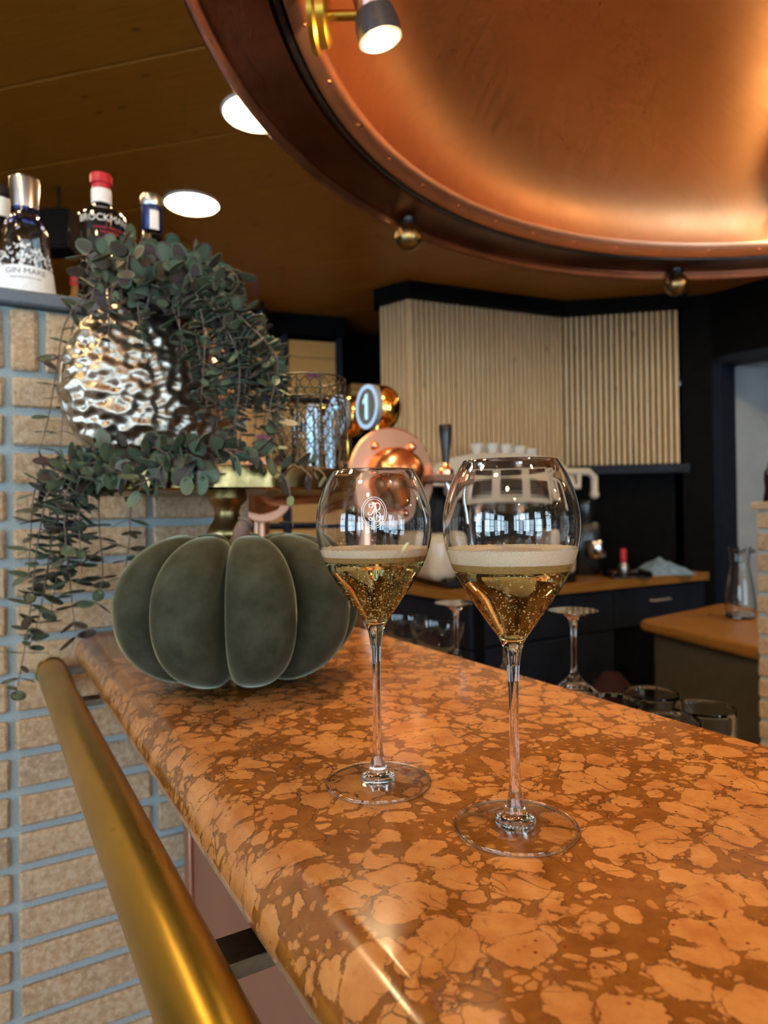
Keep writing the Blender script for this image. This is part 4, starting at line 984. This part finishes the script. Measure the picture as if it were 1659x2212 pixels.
# espresso machine
mo = cf(.56, 3.62, CZ)
em = empty('espresso_machine', mo, -YAW + .30, 'cream enamel espresso machine on the back counter', 'coffee machine')
def arch(w, z0, z1, y0, y1, n=24, e=2.4):
    m = MB(); P = []
    for i in range(n + 1):
        a = PI - PI * i / n; P.append((w * math.copysign(abs(math.cos(a)) ** (2 / e), math.cos(a)), z0 + (z1 - z0) * abs(math.sin(a)) ** (2 / e)))
    k = len(P); m.v = [(x, y0, z) for x, z in P] + [(x, y1, z) for x, z in P]
    m.f = [tuple(range(k)), tuple(range(2 * k - 1, k - 1, -1))] + [(i, i + 1, k + i + 1, k + i) for i in range(k - 1)] + [(k - 1, 0, k, 2 * k - 1)]
    return m
arch(.42, .50, .665, -.16, .22).build('top_cover', 'cream_enamel', em)
MB().bbox(-.42, -.27, -.22, .24, .03, .265, .05, seg=4).build('side_panel', 'cream_enamel', em)
MB().bbox(.31, .42, -.18, .24, .03, .265, .04, seg=4).build('side_panel', 'cream_enamel', em)
MB().box(-.38, .38, .02, .22, .05, .505).build('back_plate', 'black_metal', em, smooth=False)
MB().bbox(-.30, .33, -.22, -.08, .445, .555, .02, seg=2).build('front_panel', 'cream_enamel', em)
for x in (-.19, 0.015, .22): MB().bbox(x - .075, x + .075, -.226, -.218, .475, .535, .004).build('control_window', 'black_plastic', em)
MB().bbox(-.36, .36, -.26, .24, .0, .05, .01).build('drip_tray', 'black_metal', em)
for x in (-.17, .12):
    g = MB().lathe([(0, .34), (.045, .34), (.045, .41), (.035, .445), (0, .445)], 28, T(x, -.13, 0)).build('group_head', 'chrome', em)
    MB().tube([(x, -.13, .33), (x, -.25, .325), (x, -.33, .315)], .013, 12).build('portafilter_handle', 'black_plastic', g)
MB().tube([(.36, -.16, .57), (.50, -.16, .57), (.535, -.16, .54), (.535, -.16, .46)], .020, 14).build('lever_arm', 'cream_enamel', em)
MB().tube([(.36, -.16, .49), (.44, -.16, .49), (.44, -.16, .56)], .017, 12).build('lever_arm', 'cream_enamel', em)
MB().sphere((.535, -.16, .45), .026, 16, 10).build('lever_knob', 'cream_enamel', em)
MB().tube([(-.26, -.20, .44), (-.27, -.24, .30), (-.26, -.25, .14)], .006, 10).build('steam_wand', 'chrome', em)
cupm = MB().lathe([(0, 0), (.022, 0), (.034, .045), (.036, .055), (.034, .055), (.030, .02), (0, .006)], 24).mesh('body', 'white_ceramic')
hm = MB().tube([(.033, 0, .044), (.052, 0, .04), (.050, 0, .018), (.029, 0, .014)], .004, 8).mesh('handle', 'white_ceramic')
Me = T(*mo) @ RZ(-YAW + .30)
for i, x in enumerate((-.06, .03, .11, .19, .26)):
    zt = .50 + .165 * abs(math.sin(math.acos(min(1, (abs(x) / .42) ** 1.2)))) ** (2 / 2.4)
    p = Me @ Vector((x, .02, zt + .008)); c = empty('coffee_cup', p, i * 1.1, 'white coffee cup on the espresso machine, %s from the left' % ('first', 'second', 'third', 'fourth', 'fifth')[i], 'cup', 'cups on the espresso machine'); put('body', cupm, c); put('handle', hm, c)
# grinder and small things on the back counter
p = cf(1.15, 3.93, CZ); g = empty('coffee_grinder', p, -YAW, 'dark coffee grinder with steel doser beside the espresso machine', 'grinder')
MB().bbox(-.07, .07, -.09, .09, 0, .30, .015, seg=2).build('body', 'black_plastic', g); MB().lathe([(0, .30), (.06, .30), (.075, .40), (.07, .42), (0, .425)], 24).build('hopper', 'black_plastic', g)
MB().lathe([(0, .10), (.05, .10), (.055, .11), (.055, .19), (.05, .20), (0, .20)], 24, T(.03, -.12, 0)).build('doser', 'chrome', g)
p = cf(1.30, 3.72, CZ); g = empty('bar_tray', p, -YAW, 'low black tray on the back counter under the red-capped bottle', 'tray')
MB().bbox(-.09, .12, -.10, .10, 0, .012, .004).build('base', 'black_plastic', g)
for a in (((-.09, -.083), (-.10, .10)), ((.113, .12), (-.10, .10))): MB().box(*a[0], *a[1], .010, .035).build('side', 'black_plastic', g, smooth=False)
p = cf(1.30, 3.72, CZ + .0125); g = empty('sauce_bottle', p, 0, 'small bottle with bright red cap on the back counter', 'bottle')
MB().lathe([(0, 0), (.026, 0), (.028, .004), (.028, .05), (.016, .07), (0, .07)], 24).build('body', 'steel', g); MB().lathe([(0, .07), (.018, .07), (.018, .135), (.014, .142), (0, .143)], 20).build('cap', 'red_plastic', g)
p = cf(1.575, 3.87, CZ); m = MB(); nu, nv = 30, 18; r3 = random.Random(5)
for j in range(nv + 1):
    for i in range(nu + 1):
        x = -.15 + .30 * i / nu; y = -.10 + .20 * j / nv; e = max(0, 1 - (x / .15) ** 2) * max(0, 1 - (y / .10) ** 2)
        m.v.append((x, y, .004 + e ** .6 * (.085 + .03 * noise.noise(Vector((x * 22, y * 22, 1.0)))) * (1 - .5 * abs(x + .02) / .15)))
for j in range(nv):
    for i in range(nu): q = j * (nu + 1) + i; m.f.append((q, q + 1, q + nu + 2, q + nu + 1))
n0 = len(m.v); m.v += [(x, y, 0) for x, y, z in m.v[:n0]]
ring = [i for i in range(nu + 1)] + [j * (nu + 1) + nu for j in range(1, nu + 1)] + [nv * (nu + 1) + i for i in range(nu - 1, -1, -1)] + [j * (nu + 1) for j in range(nv - 1, 0, -1)]
for a, b in zip(ring, ring[1:] + ring[:1]): m.f.append((a, b, n0 + b, n0 + a))
for j in range(nv):
    for i in range(nu): q = n0 + j * (nu + 1) + i; m.f.append((q, q + nu + 1, q + nu + 2, q + 1))
o = m.build('bar_cloth', 'blue_cloth', loc=p); o.rotation_euler = (0, 0, -YAW); tag(o, 'crumpled blue-grey cloth at the right end of the back counter', 'cloth')
# towel hanging in the dark below the counter
p = cf(1.05, 3.02, 0); m = MB()
q = at(1322, 1500, D=3.2); g = empty('waste_bag', (q.x, q.y, 0), 0, 'dark bin with red and blue bag in the shadow under the counter', 'bin')
MB().lathe([(0, 0), (.11, 0), (.13, .40), (.125, .42), (0, .42)], 24).build('bin', 'black_plastic', g)
m = MB().lathe([(.128, .38), (.135, .43), (.10, q.z + .02), (.04, q.z + .10), (0, q.z + .11)], 20); m.v = [(x * (1 + .12 * math.sin(9 * x * 20)), y, z) for x, y, z in m.v]; m.build('bag', 'pink_cloth', g)
MB().lathe([(.136, .40), (.138, .44), (.104, q.z + .01), (.07, q.z + .05)], 12, a0=-1.2, a1=.6).build('bag_fold', 'blue_cloth', g)

# ------------------------------------------------------------------ counter at the right with carafe, brick pillar
RZ_ = .85
k0 = at(1384, 1338, Z=RZ_); k1 = at(1640, 1398, Z=RZ_); k2 = at(1522, 1310, Z=RZ_)
e1 = (k1 - k0); e2 = (k2 - k0)
poly = [vec2(k0), vec2(k0 + e1 * 1.08), vec2(k0 + e1 * 1.08 + e2 * 1.3), vec2(k0 + e2 * 1.3)]
def inset(p, k): return [q + (sum(p, Vector((0, 0))) / len(p) - q).normalized() * k for q in p]
bm_ = MB(); 
def slabprism(poly, z0, z1, r):
    m = MB(); rows = ((r, z0), (r * .3, z0 + r * .4), (0, z0 + r), (0, z1 - r), (r * .3, z1 - r * .4), (r, z1)); n = len(poly)
    for k_, z in rows:
        for p in inset(poly, k_): m.v.append((p.x, p.y, z))
    for j in range(len(rows) - 1):
        for i in range(n): m.f.append((j * n + i, j * n + (i + 1) % n, (j + 1) * n + (i + 1) % n, (j + 1) * n + i))
    m.f += [tuple(range(n)), tuple(range(6 * n - 1, 5 * n - 1, -1))]; return m
tag(slabprism(poly, RZ_ - .045, RZ_, .014).build('side_worktop', 'orange_wood', smooth=False), 'brown wooden worktop holding the carafe by the brick pillar', 'worktop')
ip = inset(poly, .05)
tag(MB().prism([(p.x, p.y) for p in ip], 0, RZ_ - .046).build('side_cabinet', 'grey_panel', smooth=False), 'plain grey-brown cabinet under the carafe worktop', 'cabinet')
cp = at(1600, 1335, Z=RZ_)
ca = empty('glass_carafe', (cp.x, cp.y, RZ_), 0, 'clear waisted glass carafe beside the brick pillar', 'carafe')
ks = 1.0
cpf = [(0, 0), (.046, 0), (.053, .004), (.056, .02), (.055, .07), (.046, .14), (.036, .20), (.034, .225), (.038, .26), (.043, .285)]
cin = [(.041, .285), (.036, .26), (.032, .225), (.034, .20), (.044, .14), (.053, .07), (.0535, .02), (.050, .012), (0, .012)]
MB().lathe(dense(cpf, 40) + dense(cin, 40)[:-1] + [(0, .012)], 40).build('glass_body', 'thin_glass', ca, ang=60)
pp = Vector((1.962, 1.185)); PWD = .22
pil = structure(MB().box(.006, PWD - .006, -PWD + .006, -.006, 0, 1.285).build('wall_pillar', 'mortar', smooth=False), 'ochre brick pillar at the right picture edge'); pil.location = (pp.x, pp.y, 0)
pb = [brick_mesh(.104, .216, .050, seed=70 + i) for i in range(3)]; pb2 = [brick_mesh(.216, .104, .050, seed=80 + i) for i in range(3)]
for r in range(20):
    z = 1.285 - .034 - r * .0617
    for s_ in (0, 1):
        if r % 2: put('brick', pb[(r + s_) % 3], pil, M4=T(.054 + .112 * s_, -.110, z))
        else: put('brick', pb2[(r + s_) % 3], pil, M4=T(.110, -.054 - .112 * s_, z))
MB().bbox(-.008, PWD + .008, -PWD - .008, .008, 1.282, 1.306, .004).build('cap_tile', 'brick', pil, smooth=False)
q = at(1668, 1050, D=2.05); g = empty('pepper_mill', (q.x, q.y, 1.306), 0, 'black mill standing on the brick pillar at the right edge', 'mill')
MB().lathe([(0, 0), (.024, 0), (.025, .004), (.020, .04), (.022, .07), (.021, .09), (.014, .10), (0, .10)], 24).build('body', 'black_plastic', g); MB().sphere((0, 0, .112), .014, 16, 10).build('knob', 'steel', g)
